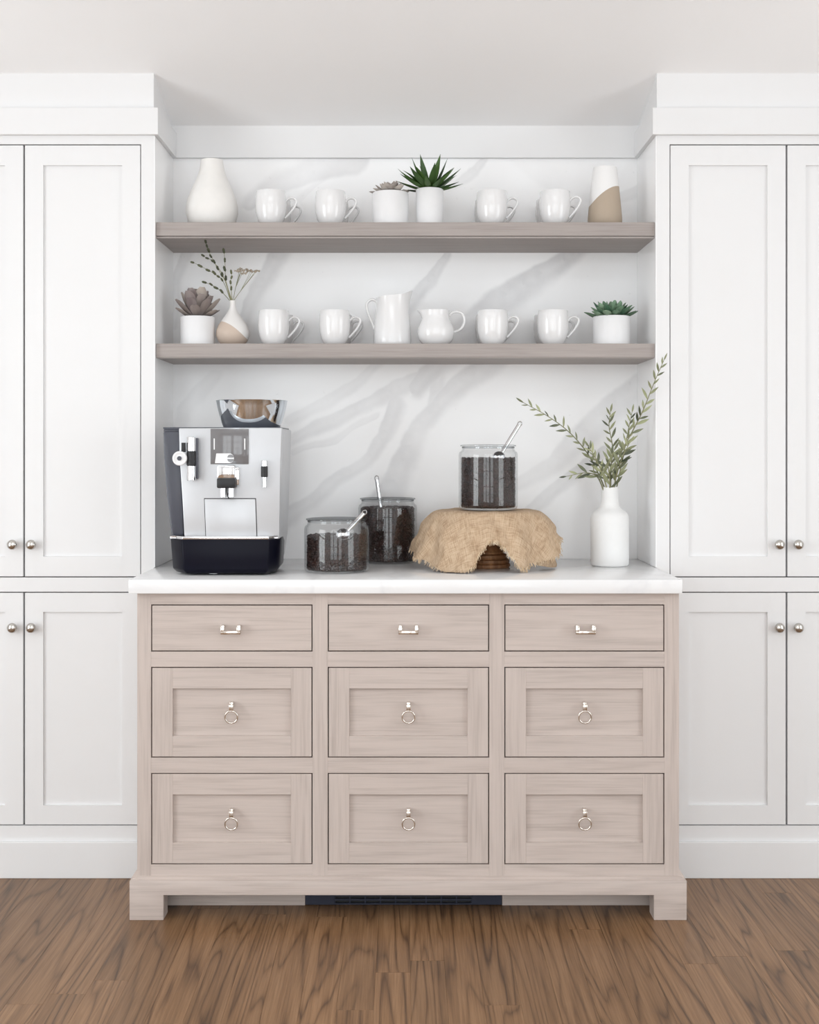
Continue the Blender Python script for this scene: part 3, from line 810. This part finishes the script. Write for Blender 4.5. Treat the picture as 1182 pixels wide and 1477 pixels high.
# grey low rosette
D = 3.72; r = thing('potted_succulent', 'small grey rosette succulent in a wide white pot on the upper shelf', 'plant', (P(563.5, 0, D).x, D, ZS2), group='potted succulents on the shelves')
pot(r, 0.0545, 0.100, M_POT, 0.98)
G1 = leaf_mesh('leaf', 0.046, 0.020, 0.006, M_GREYS, 0.6, 0.1, 0.10, 0.3)
rosette(r, [G1], 0.095, [(11, 8, 1.22, 0), (10, 30, 1.02, 0), (9, 48, 0.92, 0), (7, 62, 0.85, 0), (4, 78, 0.72, 0)], 12, 0.006)
# mauve succulent, lower shelf
D = 3.735; r = thing('potted_succulent', 'mauve grey succulent with broad leaves in a white pot, lower shelf', 'plant', (P(285, 0, D).x, D, ZS1), group='potted succulents on the shelves')
pot(r, 0.0515, 0.087, M_POT, 0.99)
U1 = leaf_mesh('leaf', 0.080, 0.033, 0.006, M_PURP, 0.74, 0.40, 0.06, 0.30, basew=0.3)
rosette(r, [U1], 0.080, [(6, 22, 0.86, 0), (7, 42, 1.0, 0), (8, 58, 1.10, 0), (6, 72, 1.16, 0), (4, 84, 1.14, 0)], 18, 0.010)
# blue green succulent, lower shelf
D = 3.735; r = thing('potted_succulent', 'blue green succulent with stubby leaves in a white pot, lower shelf', 'plant', (P(882.5, 0, D).x, D, ZS1), group='potted succulents on the shelves')
pot(r, 0.0560, 0.088, M_POT, 0.99)
B1 = leaf_mesh('leaf', 0.066, 0.023, 0.008, M_GREEN, 0.68, 0.25, 0.12, 0.25, basew=0.45)
rosette(r, [B1], 0.083, [(11, 10, 1.1, 0), (10, 24, 1.05, 0), (9, 38, 0.95, 0), (8, 54, 0.86, 0), (5, 75, 0.75, 0)], 14, 0.008)

# olive branches: stem through pixel points, each at its own distance
OL = [leaf_mesh('leaf', 0.048, 0.0105, 0.0014, M_OLIVE, 0.45, 0, 0.10, 0.15, n=6, basew=0.15),
      leaf_mesh('leaf', 0.048, 0.0115, 0.0014, M_OLIVE, 0.5, 0, -0.12, 0.15, n=6, basew=0.15)]
def branch(label, pts, nleaf, seed, lsc=1.0, start=0.15, name='olive_branch'):
    nleaf = int(nleaf*0.86); lsc *= 1.14
    root = thing(name, label, 'branch', pts[0], group='olive branches in the bottle vase')
    base = Vector(pts[0]); path = smooth_path([Vector(p)-base for p in pts], 6)
    bm = newbm(); tube(bm, path, [0.0024, 0.0009], 6); obj('stem', bm, M_STEM, root, smooth=60)
    rr = random.Random(seed); N = len(path)
    for k in range(nleaf):
        t_ = start+(1-start)*k/max(1, nleaf-1); i = min(N-2, int(t_*(N-1))); f_ = t_*(N-1)-i
        p = path[i].lerp(path[i+1], f_); tan = (path[i+1]-path[max(0, i-1)]).normalized()
        sid = tan.cross(Vector((0, 1, 0))).normalized()
        s = 1 if k % 2 else -1; ang = rr.uniform(-0.7, 0.7)
        out = sid*s*math.cos(ang)+Vector((0, -1, 0))*math.sin(ang)
        spread = rr.uniform(0.45, 0.85) if k < nleaf-1 else 0.05
        d = tan*math.cos(spread)+out*math.sin(spread)
        up = Vector((rr.uniform(-0.6, 0.6), -1, rr.uniform(-0.4, 0.8)))
        put_leaf(OL[rr.randrange(2)], root, p, d, up, lsc*rr.uniform(0.75, 1.15)*(1.22-0.50*t_))
    return root
mouth = lambda px, dD=0.0: P(px, 712, 3.69+dD)
branch('long olive branch leaning far left over the coffee jar', [mouth(876), P(862, 680, 3.68), P(845, 650, 3.66), P(820, 622, 3.64), P(790, 600, 3.63), P(756, 581, 3.62)], 30, 21, 0.66)
branch('tall olive branch leaning right across the cabinet edge', [mouth(886), P(893, 662, 3.67), P(915, 618, 3.64), P(928, 592, 3.62), P(944, 552, 3.595), P(958, 520, 3.585)], 30, 22, 0.74)
branch('upright olive branch in the middle of the bottle vase', [mouth(881, 0.008), P(882, 675, 3.69), P(884, 645, 3.68), P(879, 615, 3.67), P(881, 595, 3.66)], 20, 23, 0.68, 0.2)
branch('short olive branch curving out low on the left side', [mouth(873, -0.008), P(862, 688, 3.665), P(845, 682, 3.65), P(818, 687, 3.64)], 11, 24, 0.72, 0.25)
branch('bushy olive branch just left of the middle one', [mouth(878, -0.012), P(870, 685, 3.655), P(860, 662, 3.64), P(850, 645, 3.63)], 17, 25, 0.74, 0.2)
branch('leafy olive branch in front leaning to the right', [mouth(884, -0.012), P(890, 685, 3.65), P(898, 660, 3.63), P(908, 640, 3.62)], 16, 26, 0.86, 0.15)
branch('stubby olive branch in front at the vase mouth', [mouth(880, -0.016), P(880, 690, 3.655), P(878, 668, 3.64), P(886, 650, 3.63)], 13, 27, 0.80, 0.1)
branch('slim olive branch beside the tall right hand branch', [mouth(888, 0.006), P(898, 665, 3.70), P(906, 625, 3.70), P(912, 595, 3.69)], 20, 28, 0.7, 0.2)

# sprigs in the bud vase
def sprig(label, pts, n, seed, lsize=0.0165):
    root = thing('leafy_sprig', label, 'sprig', pts[0], group='sprigs in the bud vase')
    base = Vector(pts[0]); path = smooth_path([Vector(p)-base for p in pts], 6)
    bm = newbm(); tube(bm, path, [0.0011, 0.0006], 5); obj('stem', bm, M_STEM, root, smooth=60)
    rr = random.Random(seed); N = len(path); bm = newbm()
    gap = 0.66*sum((b-a).length for a, b in zip(path, path[1:]))/(n-1); lsize = min(lsize, 0.78*gap)
    for k in range(n):
        t_ = 0.34+0.66*k/(n-1); i = min(N-2, int(t_*(N-1))); p = path[i].lerp(path[i+1], t_*(N-1)-i)
        tan = (path[i+1]-path[i]).normalized(); sid = tan.cross(Vector((0, 1, 0))).normalized()
        for s in ((-1, 1)[k % 2],):
            d = tan*0.96+sid*s*rr.uniform(0.0, 0.3)+Vector((0, rr.uniform(-0.3, 0.1), 0)); L = lsize*rr.uniform(0.75, 1.15)
            M = Matrix.Translation(p) @ orient(d, (rr.uniform(-.4, .4), -1, 0.2))
            blob(bm, M @ Matrix.Translation((L*0.4, 0, 0)) @ Matrix.Diagonal((L*0.55, max(L*0.24, 0.0036), 0.0022, 1)))
    o = obj('leaves', bm, M_SPRIG, root, smooth=80); o['kind'] = 'stuff'
bm_ = lambda px: P(px, 434, 3.745)
sprig('dark leafed sprig reaching up under the upper shelf', [bm_(334), P(326, 408, 3.735), P(313, 385, 3.72), P(303, 366, 3.70), P(297.5, 351, 3.685)], 7, 31)
sprig('dark leafed sprig leaning left above the mauve succulent', [bm_(333), P(322, 406, 3.73), P(308, 394, 3.715), P(280, 379, 3.70)], 6, 32)
sprig('low dark leafed sprig bending left from the bud vase', [bm_(332), P(322, 423, 3.735), P(311, 414, 3.725), P(298, 408, 3.71)], 4, 33)
sprig('straight dark leafed sprig pointing up in the bud vase', [bm_(335), P(326, 405, 3.75), P(325, 385, 3.755), P(323.5, 365, 3.76)], 4, 34)
sprig('short dark leafed sprig in the middle of the bud vase', [bm_(335.5), P(333, 412, 3.735), P(334, 395, 3.73)], 4, 35)
sprig('thin leafed sprig between the two left leaning ones', [bm_(333.5), P(322, 398, 3.745), P(308, 378, 3.74), P(295, 370, 3.735)], 5, 36, 0.012)
def dried(label, stem, heads, seed):
    root = thing('dried_flower_stem', label, 'dried flower', stem[0], group='dried flowers in the bud vase')
    base = Vector(stem[0]); path = smooth_path([Vector(p)-base for p in stem], 6); rr = random.Random(seed)
    bm = newbm(); tube(bm, path, [0.0010, 0.0006], 5)
    for h in heads: tube(bm, smooth_path([path[len(path)//2], (path[-1]+(Vector(h)-base))*0.5, Vector(h)-base], 4), 0.0005, 4)
    obj('stem', bm, M_STEM, root)
    bm = newbm()
    for h in heads:
        c = Vector(h)-base
        for k in range(9):
            blob(bm, Matrix.Translation(c+Vector((rr.uniform(-.008, .008), rr.uniform(-.008, .008), rr.uniform(-.001, .004)))) @ Matrix.Scale(rr.uniform(0.0018, 0.003), 4))
    obj('flower_head', bm, M_DRIED, root, smooth=80)
dried('dried flower umbel on the longest right leaning stem', [bm_(337), P(347, 420, 3.735), P(366, 396, 3.72)], [P(360, 391, 3.73), P(367, 392, 3.715), P(371, 391, 3.72), P(355, 390, 3.74)], 41)
dried('dried flower umbel on the shorter upright stem', [bm_(336.5), P(340, 415, 3.74), P(346, 396, 3.73)], [P(343, 392, 3.73), P(349, 391, 3.72), P(352, 395, 3.735), P(347, 389, 3.745)], 42)

# ------------------------------------------------------------------ coffee jars
def bean_mesh_into(bm, pos, rr, nrm):
    t1 = nrm.orthogonal().normalized(); t1 = Matrix.Rotation(rr.uniform(0, 6.28), 3, nrm) @ t1
    M = Matrix.Translation(pos) @ orient(t1+nrm*rr.uniform(-0.3, 0.3), nrm) @ Matrix.Diagonal((0.0056, 0.0042, 0.0031, 1))
    blob(bm, M)

def scoop(name, label, tip, end, bowl_r=0.019):
    """metal coffee scoop: bowl at tip, long handle with a loop at end"""
    tip, end = Vector(tip), Vector(end); ax = (end-tip).normalized()
    root = thing(name, label, 'scoop', tip, group='coffee scoops in the jars')
    L = (end-tip).length
    bm = newbm()
    lathe(bm, [(0, -0.0128), (0.008, -0.012), (0.0145, -0.0085), (0.018, -0.002), (0.019, 0.006), (0.0182, 0.006), (0.0170, -0.002), (0.0136, -0.0075), (0.0075, -0.0108), (0, -0.0115)], 24)
    bmesh.ops.transform(bm, matrix=orient(ax, (0.1, -0.7, 0.6)) @ Matrix.Scale(bowl_r/0.019, 4), verts=bm.verts)
    obj('bowl', bm, M_STEEL, root, smooth=60)
    bm = newbm(); tube(bm, [ax*bowl_r*0.95, ax*(bowl_r+0.012), ax*(L*0.6), ax*(L-0.008)], [0.0046, 0.0056, 0.0060, 0.0062], 8, flat=0.6, ref=(0, 1, 0)); obj('handle', bm, M_STEEL, root, smooth=50)
    bm = newbm(); u = ax; v = ax.cross(Vector((0, 1, 0))).normalized()
    tube(bm, [ax*(L-0.004)+u*0.0078*math.cos(a*math.pi/8)+v*0.0058*math.sin(a*math.pi/8) for a in range(16)], 0.0018, 6, True); obj('loop', bm, M_STEEL, root, smooth=60)
    return root

def jar(label, px, D, z, R, H, fill, blabel, seed):
    root = thing('glass_jar', label, 'jar', (P(px, 0, D).x, D, z), group='glass coffee jars')
    n = 64; bm = newbm()
    rs = 0.010
    lathe(bm, [(0, 0.001), (R-0.014, 0.0), (R-0.006, 0.0015), (R-0.001, 0.006), (R, 0.014), (R, H-0.030), (R-0.002, H-0.022), (R-0.008, H-0.017), (R-0.010, H-0.012), (R-0.010, H-0.006)], n)
    obj('body', bm, M_GLASS, root, smooth=60)
    bm = newbm(); lathe(bm, [(0, 0.004), (R-0.016, 0.004), (R-0.008, 0.006), (R-0.0052, 0.012), (R-0.0042, 0.016), (R-0.0042, H-0.030), (R-0.006, H-0.022), (R-0.013, H-0.016), (R-0.0135, H-0.006)], n)
    obj('inner_wall', bm, M_GLASSI, root, smooth=60)
    bm = newbm(); tube(bm, [((R-0.0115)*math.cos(a*math.pi/32), (R-0.0115)*math.sin(a*math.pi/32), H-0.0075) for a in range(64)], 0.0026, 8, True); obj('rim', bm, M_GLASSR, root, smooth=60)
    lid = newbm(); lathe(lid, [(0, H-0.0042), (R-0.009, H-0.0042), (R-0.0055, H-0.0040), (R-0.0048, H-0.0025), (R-0.0055, H-0.0008), (R-0.012, H+0.0002), (0, H+0.0010)], n)
    obj('lid', lid, M_GLASSR, root, smooth=50)
    # coffee
    rr = random.Random(seed); bm = newbm(); Rb = R-0.0080; zb0 = 0.0095; zb1 = fill
    lathe(bm, [(0, zb0-0.003), (Rb-0.004, zb0-0.003), (Rb-0.0028, zb0+0.002), (Rb-0.0028, zb1-0.003), (0, zb1-0.002)], 32)
    dz = 0.0072; rows_ = int((zb1-zb0)/dz)
    for j in range(rows_+1):
        m = int(2*math.pi*Rb/0.0092)
        for k in range(m):
            a = 2*math.pi*(k+0.5*(j % 2)+rr.uniform(-.25, .25))/m
            nn = Vector((math.cos(a), math.sin(a), 0))
            bean_mesh_into(bm, nn*(Rb-0.0022+rr.uniform(-0.0012, 0.0006))+Vector((0, 0, zb0+0.002+j*dz+rr.uniform(-.002, .002))), rr, nn)
    for k in range(int(math.pi*Rb*Rb/6.5e-5)):
        a = rr.uniform(0, 6.283); q = Rb*0.95*math.sqrt(rr.random())
        bean_mesh_into(bm, Vector((q*math.cos(a), q*math.sin(a), zb1+rr.uniform(-.001, .003))), rr, Vector((rr.uniform(-.4, .4), rr.uniform(-.4, .4), 1)).normalized())
    o = obj('coffee_beans', bm, M_BEAN, None, root.location, smooth=80)
    tag(o, blabel, 'coffee beans', kind='stuff')
    return root
STZ = ZC+0.1645
jar('short wide glass jar of coffee beans beside the coffee machine', 486, 3.52, ZC, 0.0920, 0.150, 0.100, 'dark coffee beans in the short wide jar', 51)
jar('tall glass jar of coffee beans behind the short one', 559.5, 3.81, ZC, 0.0900, 0.1965, 0.165, 'dark coffee beans in the tall jar on the worktop', 52)
jar('glass jar of coffee beans raised on the burlap covered stand', 704.5, 3.66, STZ+0.0042, 0.0868, 0.190, 0.147, 'dark coffee beans in the jar on the burlap covered stand', 53)
scoop('coffee_scoop', 'metal scoop slanting to the right out of the short wide jar', P(495, 772, 3.452), P(527, 738, 3.50))
scoop('coffee_scoop', 'metal scoop standing almost upright in the tall jar', P(551, 742, 3.795), P(543.5, 688, 3.81), 0.017)
scoop('coffee_scoop', 'metal scoop leaning right out of the jar on the stand', P(720, 660, 3.62), P(751, 610, 3.66), 0.018)

# ------------------------------------------------------------------ wooden stand under burlap
SD_, SX = 3.65, P(703, 0, 3.65).x
st = thing('cake_stand', 'turned brown wooden pedestal stand under the burlap cloth', 'stand', (SX, SD_, ZC))
bm = newbm(); lathe(bm, [(0, 0), (0.064, 0), (0.068, 0.003), (0.068, 0.010), (0.063, 0.0125), (0.066, 0.016), (0.066, 0.023), (0.058, 0.0265), (0.060, 0.030), (0.059, 0.037), (0.050, 0.041), (0.051, 0.046), (0.046, 0.054), (0.041, 0.066), (0.036, 0.080), (0.034, 0.10), (0.038, 0.125), (0.050, 0.140), (0, 0.140)], 48)
obj('pedestal', bm, M_STAND, st, smooth=35)
bm = newbm(); lathe(bm, [(0, 0.1402), (0.140, 0.1402), (0.146, 0.145), (0.147, 0.158), (0.143, 0.1628), (0, 0.1632)], 64)
obj('plate', bm, M_STAND, st, smooth=35)

def interp(tab, a):
    for (a0, v0), (a1, v1) in zip(tab, tab[1:]):
        if a0 <= a <= a1:
            t_ = (a-a0)/(a1-a0); t_ = t_*t_*(3-2*t_); return v0+(v1-v0)*t_
    return tab[-1][1]
HEM = [(-180, .05), (-120, .055), (-95, .050), (-78, .036), (-62, .030), (-46, .016), (-34, .004), (-20, .003), (-15, .016), (-9, .060), (-2, .090), (4, .092), (11, .074), (17, .046), (23, .016), (28, .012), (36, .024), (46, .026), (54, .032), (62, .042), (76, .072), (90, .088), (105, .080), (125, .06), (180, .05)]
RAD = [(-180, .200), (-120, .208), (-95, .226), (-75, .224), (-55, .212), (-35, .225), (-20, .226), (-8, .196), (4, .182), (14, .190), (24, .206), (40, .196), (58, .214), (75, .216), (95, .214), (120, .206), (180, .200)]
NTH, NR0, NR1 = 288, 10, 26
cz = 0.0022+0.1632
def cloth_point(th, t_):
    """t_ 0..1 from plate edge to hem"""
    a = math.degrees(th); zh, rh = interp(HEM, a), interp(RAD, a)
    fold = (math.sin(th*6+0.7)*0.5+math.sin(th*11+2.0)*0.35+math.sin(th*17+1)*0.2)
    rip = fold*0.010*t_
    r_ = 0.148+(rh-0.148)*(t_**0.72)+rip
    z = cz-(cz-zh)*(0.2*t_+0.8*t_**1.3)+0.0012*math.sin(th*23+t_*9)*t_*(1-t_)
    w_ = mnoise.noise((math.sin(th)*4, math.cos(th)*4, t_*3.0)); w2 = mnoise.noise((math.sin(th)*11+t_*2, math.cos(th)*11, t_*5.0))
    r_ += (w_*0.011+w2*0.005)*min(1, t_*1.6)
    return Vector((math.sin(th)*r_, -math.cos(th)*r_, max(z, 0.0022)))
bm = newbm(); center = bm.verts.new((0, 0, cz)); prev = None; rings = []
for j in range(1, NR0+1):
    q = j/NR0; ring = []
    for k in range(NTH):
        th = -math.pi+2*math.pi*k/NTH; r_ = 0.148*q
        lift = max(0, q-0.66)/0.34
        zz = cz+lift*(1-lift)*4*(0.0035*(0.5+0.5*math.sin(th*7+1.0))+0.003*max(0, mnoise.noise((math.sin(th)*5, math.cos(th)*5, 3.0))))
        ring.append(bm.verts.new((math.sin(th)*r_, -math.cos(th)*r_, zz)))
    rings.append(ring)
for j in range(1, NR1+1):
    rings.append([bm.verts.new(cloth_point(-math.pi+2*math.pi*k/NTH, j/NR1)) for k in range(NTH)])
for k in range(NTH): bm.faces.new((center, rings[0][k], rings[0][(k+1) % NTH]))
for a, b in zip(rings, rings[1:]):
    for k in range(NTH):
        l = (k+1) % NTH; bm.faces.new((a[k], b[k], b[l], a[l]))
uvl = bm.loops.layers.uv.new('UVMap')
lenat = {id(center): (0.0, 0.0)}
def uv_of(v):
    r_ = math.hypot(v.co.x, v.co.y); d_ = r_ if r_ <= 0.148 else 0.148+math.hypot(r_-0.148, cz-v.co.z)
    return (v.co.x/max(r_, 1e-6)*d_, v.co.y/max(r_, 1e-6)*d_)
for f in bm.faces:
    for lp in f.loops: lp[uvl].uv = uv_of(lp.vert)
me = mesh_of('cloth', bm, M_BURLAP, smooth=80)
bc = thing('burlap_cloth', 'frayed tan burlap cloth draped over the wooden stand', 'cloth', (SX, SD_, ZC))
cl = obj('cloth', me, None, bc); sm = cl.modifiers.new('thickness', 'SOLIDIFY'); sm.thickness = 0.0016; sm.offset = 0
rr = random.Random(9); bm = newbm()
for k in range(760):
    th = rr.uniform(-math.pi, math.pi) if k < 620 else math.radians(rr.uniform(-16, 34))
    a = math.degrees(th)
    if -46 < a < -16 and rr.random() < 0.6: continue
    p = cloth_point(th, 1.0); q = cloth_point(th, 0.93); d = (p-q).normalized()
    d = (d+Vector((rr.uniform(-.55, .55), rr.uniform(-.3, .1), rr.uniform(-0.5, 0.1)))).normalized()
    L = rr.uniform(0.006, 0.015) if -14 < a < 30 else rr.uniform(0.004, 0.013)
    e = p+d*L; e.z = max(e.z, 0.0012); m_ = (p+e)/2+Vector((rr.uniform(-.002, .002), -0.001, rr.uniform(0, .002)))
    tube(bm, [p-d*0.003, m_, e], [0.0008, 0.0005], 4)
o = obj('fringe', bm, M_FRINGE, bc); o['kind'] = 'stuff'
# second layer folded under at the right, hanging lower than the top one
bm = newbm(); gr = []; uvl = bm.loops.layers.uv.new('UVMap')
for i in range(29):
    u = i/28; th = math.radians(40+u*78); row = []
    for j in range(15):
        t_ = 0.35+0.65*j/14; a = math.degrees(th)
        rh = interp(RAD, a)+0.004*math.sin(u*9+1)-0.010
        zl = 0.004+0.030*abs(u-0.5)**2*4*0.6
        r_ = 0.140+(rh-0.140)*t_**0.8+0.004*mnoise.noise((u*6, t_*4, 2.0))
        z = cz-0.004-(cz-0.004-zl)*t_**1.15
        row.append(bm.verts.new((math.sin(th)*r_, -math.cos(th)*r_, max(z, 0.0025))))
    gr.append(row)
for a, b in zip(gr, gr[1:]):
    for j in range(14): bm.faces.new((a[j], b[j], b[j+1], a[j+1]))
for f in bm.faces:
    for lp in f.loops: lp[uvl].uv = uv_of(lp.vert)
fl = obj('folded_corner', bm, M_BURLAP, bc, smooth=80); sm = fl.modifiers.new('thickness', 'SOLIDIFY'); sm.thickness = 0.0014

# ------------------------------------------------------------------ coffee machine
MD = 3.42; ms = MD/F; mx0, mz0 = 330, 829.1
cm = thing('coffee_machine', 'silver and black automatic coffee machine on the worktop', 'coffee machine', (P(mx0, 0, MD).x, MD, ZC))
def c(px, py): return ((px-mx0)*ms, (mz0-py)*ms)
# housing (charcoal), wider at the left than the silver front
bm = newbm(); prism(bm, [c(233, 618), c(404, 618), c(400, 775), c(398, 800), c(250, 800), c(246, 790), c(238, 715), c(234, 660)], 0.026, 0.262)
obj('housing', bm, M_CHAR, cm, bevel=0.004)
bm = newbm(); prism(bm, [c(234, 622), c(258, 622), c(264, 774), c(248, 774), c(239, 715), c(235, 660)], 0.012, 0.030)
obj('side_cheek', bm, M_CHAR, cm, bevel=0.005)
bm = newbm(); prism(bm, [c(258, 617.5), c(407, 617), c(405, 665), c(403, 776), c(266, 776), c(263, 720), c(259, 660)], 0.0, 0.026)
obj('front_panel', bm, M_SILVER, cm, bevel=0.003)
bm = newbm(); prism(bm, [c(404.2, 617.5), c(407.5, 619), c(406, 665), c(402, 776), c(397, 812), c(394, 812), c(400, 776)], 0.024, 0.268)
obj('side_cover', bm, M_SILVER, cm, bevel=0.003)
bm = newbm(); prism(bm, [c(233, 616), c(404, 616), c(404, 618.5), c(233, 618.5)], 0.024, 0.262); obj('top_cover', bm, M_CHAR, cm)
# service door outline: thin dark joint and panel
bm = newbm(); prism(bm, [c(294.5, 718.5), c(369.5, 718.5), c(371.5, 775), c(296.5, 775)], -0.0006, 0.001); obj('door_joint', bm, M_BLACKM, cm)
bm = newbm(); prism(bm, [c(295.5, 719.7), c(368.5, 719.7), c(370.3, 774), c(297.5, 774)], -0.0026, 0.001); obj('service_door', bm, M_SILVER, cm, bevel=0.0012)
# drip tray
bm = newbm()
top = [((265-mx0)*ms, -0.030), ((390-mx0)*ms, -0.030), ((403-mx0)*ms, 0.020), ((401-mx0)*ms, 0.20), ((250-mx0)*ms, 0.20), ((244-mx0)*ms, 0.020)]
zt_, zm_, zb_ = (mz0-777)*ms, 0.016, 0.005
lv = []
for z, s_ in ((zt_, 1.0), (zm_, 0.965), (zb_, 0.90)):
    lv.append([bm.verts.new((x*s_+(1-s_)*0.0, y+(1-s_)*0.12, z)) for x, y in top])
for a, b in zip(lv, lv[1:]):
    for k in range(6): bm.faces.new((a[k], b[k], b[(k+1) % 6], a[(k+1) % 6]))
bm.faces.new(lv[0][::-1]); bm.faces.new(lv[-1])
obj('drip_tray', bm, M_BLACK, cm, bevel=0.003)
bm = newbm(); prism(bm, [(x*0.985, y+0.002) for x, y in top[:3]]+[((403-mx0)*ms*0.98, 0.0), ((244-mx0)*ms*0.98, 0.0)]+[(top[5][0]*0.985, top[5][1])], zt_, zt_+0.008, 'z')
obj('drip_grid', bm, M_STEEL, cm, bevel=0.0012)
for fx in (-0.10, 0.10):
    for fy in (0.03, 0.20):
        bm = newbm(); lathe(bm, [(0, 0), (0.012, 0), (0.012, 0.006), (0, 0.006)], 16, (fx, fy, 0)); obj('foot', bm, M_BLACKM, cm)
bm = newbm(); prism(bm, [c(302, 826.2), c(313, 826.2), c(313, 827.6), c(302, 827.6)], 0.001, 0.006); obj('badge', bm, M_STEEL, cm)
# display with two light bars and the printed dial
def plate(name, x0, y0, x1, y1, d0, d1, mat, bev=0.0):
    b_ = newbm(); prism(b_, [c(x0, y1), c(x1, y1), c(x1, y0), c(x0, y0)], d0, d1); return obj(name, b_, mat, cm, bevel=bev)
plate('display', 304, 618.5, 359, 669.5, -0.0035, 0.002, M_DISPLAY, 0.001)
plate('light_bar', 308.7, 632.5, 310.3, 648.5, -0.0042, -0.0034, M_PRINT); plate('light_bar', 352.7, 632.5, 354.3, 648.5, -0.0042, -0.0034, M_PRINT)
bm = newbm(); arc = [c(331+7*math.cos(a), 661-7*math.sin(a)) for a in [(-90+15*k)*math.pi/180 for k in range(13)]]
prism(bm, [c(310.5, 668)]+arc+[c(312.5, 654)], -0.0042, -0.0034); obj('dial_print', bm, M_PRINT, cm)
bm = newbm()
for s in (-1, 1):
    h_ = [c(333+4.6*math.cos(a), 661-s*1.0-s*4.6*math.sin(a)) for a in [k*math.pi/8 for k in range(9)]]
    prism(bm, h_, -0.0048, -0.0041)
obj('dial_buttons', bm, M_DISPLAY, cm)
bm = newbm(); lathe(bm, [(0, 0), (0.0035, 0), (0.0035, 0.003), (0, 0.003)], 16, M=Matrix.Translation((c(331, 673)[0], -0.001, c(331, 673)[1])) @ Matrix.Rotation(math.pi/2, 4, 'X')); obj('button', bm, M_STEEL, cm)
# chrome bean hopper bowl
bm = newbm(); hx = (354.5-mx0)*ms*1.035; zb = (mz0-616)*ms
k_ = 3.54/F
lathe(bm, [(0, 0.0), (0.079, 0.0), (0.081, 0.003), (0.086, 0.015), (0.0925, 0.036), (0.0985, 0.060), (0.1015, 0.076), (0.1025, 0.0775), (0.0995, 0.0765), (0.0955, 0.060), (0.089, 0.036), (0.080, 0.012), (0, 0.009)], 64, (hx, 0.125, zb))
obj('bean_hopper', bm, M_HOPPER, cm, smooth=50)
bm = newbm(); lathe(bm, [(0, 0.066), (0.094, 0.066), (0.095, 0.069), (0.06, 0.0745), (0.0, 0.0765)], 48, (hx, 0.125, zb)); obj('hopper_lid', bm, M_DISPLAY, cm, smooth=50)
# spouts and steam valve
def cyl(name, px, py0, py1, rpx, dist, mat, n=20):
    b_ = newbm(); x, z1 = c(px, py0); z0 = c(px, py1)[1]; R_ = rpx*ms
    lathe(b_, [(0, 0), (R_*0.86, 0), (R_, R_*0.15), (R_, z1-z0-R_*0.15), (R_*0.86, z1-z0), (0, z1-z0)], n, (x, dist, z0)); return obj(name, b_, mat, cm, smooth=40)
plate('spout_block', 316.5, 671, 342, 690, -0.040, 0.002, M_CHROME, 0.004)
plate('spout_band', 316, 689, 342.5, 703.5, -0.043, -0.004, M_BLACKM, 0.004)
plate('spout_side', 341, 674, 347, 699, -0.026, 0.002, M_CHROME, 0.002)
for x in (323.5, 335.5): cyl('nozzle', x, 703, 717, 4.4, -0.024, M_CHROME)
bm = newbm(); tube(bm, smooth_path([(c(329.5, 700)[0], -0.025, c(0, 700)[1]), (c(329.5, 710)[0], -0.027, c(0, 710)[1]), (c(332, 718)[0], -0.022, c(0, 718)[1])], 4), 0.0022, 6); obj('milk_tube', bm, M_BLACKM, cm)
cyl('valve_body', 278, 630, 651.5, 6.8, -0.020, M_CHROME); cyl('valve_band', 278, 651, 671.5, 6.9, -0.020, M_BLACKM); cyl('valve_tip', 278, 671, 693, 6.6, -0.020, M_CHROME)
plate('valve_bracket', 282, 632, 286.5, 690, -0.020, 0.002, M_CHAR, 0.001)
bm = newbm(); x, z = c(262.7, 661)
lathe(bm, [(0, 0), (0.0150, 0), (0.0195, 0.003), (0.0200, 0.010), (0.0185, 0.0135), (0.0150, 0.0140), (0.0125, 0.0120), (0.0072, 0.0118), (0.0070, 0.0135), (0, 0.0140)], 36, M=Matrix.Translation((x, -0.026, z)) @ Matrix.Rotation(math.pi/2, 4, 'X'))
obj('valve_knob', bm, M_PRINT, cm, smooth=40)
bm = newbm(); lathe(bm, [(0, 0), (0.0062, 0), (0.0062, 0.003), (0, 0.003)], 20, M=Matrix.Translation((x, -0.039, z)) @ Matrix.Rotation(math.pi/2, 4, 'X')); obj('knob_cap', bm, M_CHAR, cm, smooth=40)
plate('valve_lever', 264.5, 638.5, 269.5, 652, -0.030, -0.014, M_BLACKM, 0.001)
plate('valve_arm', 258, 656, 274, 666, -0.027, 0.002, M_CHAR, 0.001)
cyl('hot_water_top', 382.3, 664, 673, 4.6, -0.012, M_CHROME); cyl('hot_water_band', 382.3, 672.5, 688, 4.9, -0.012, M_BLACKM); cyl('hot_water_spout', 382.3, 687.5, 703, 3.6, -0.012, M_CHROME)
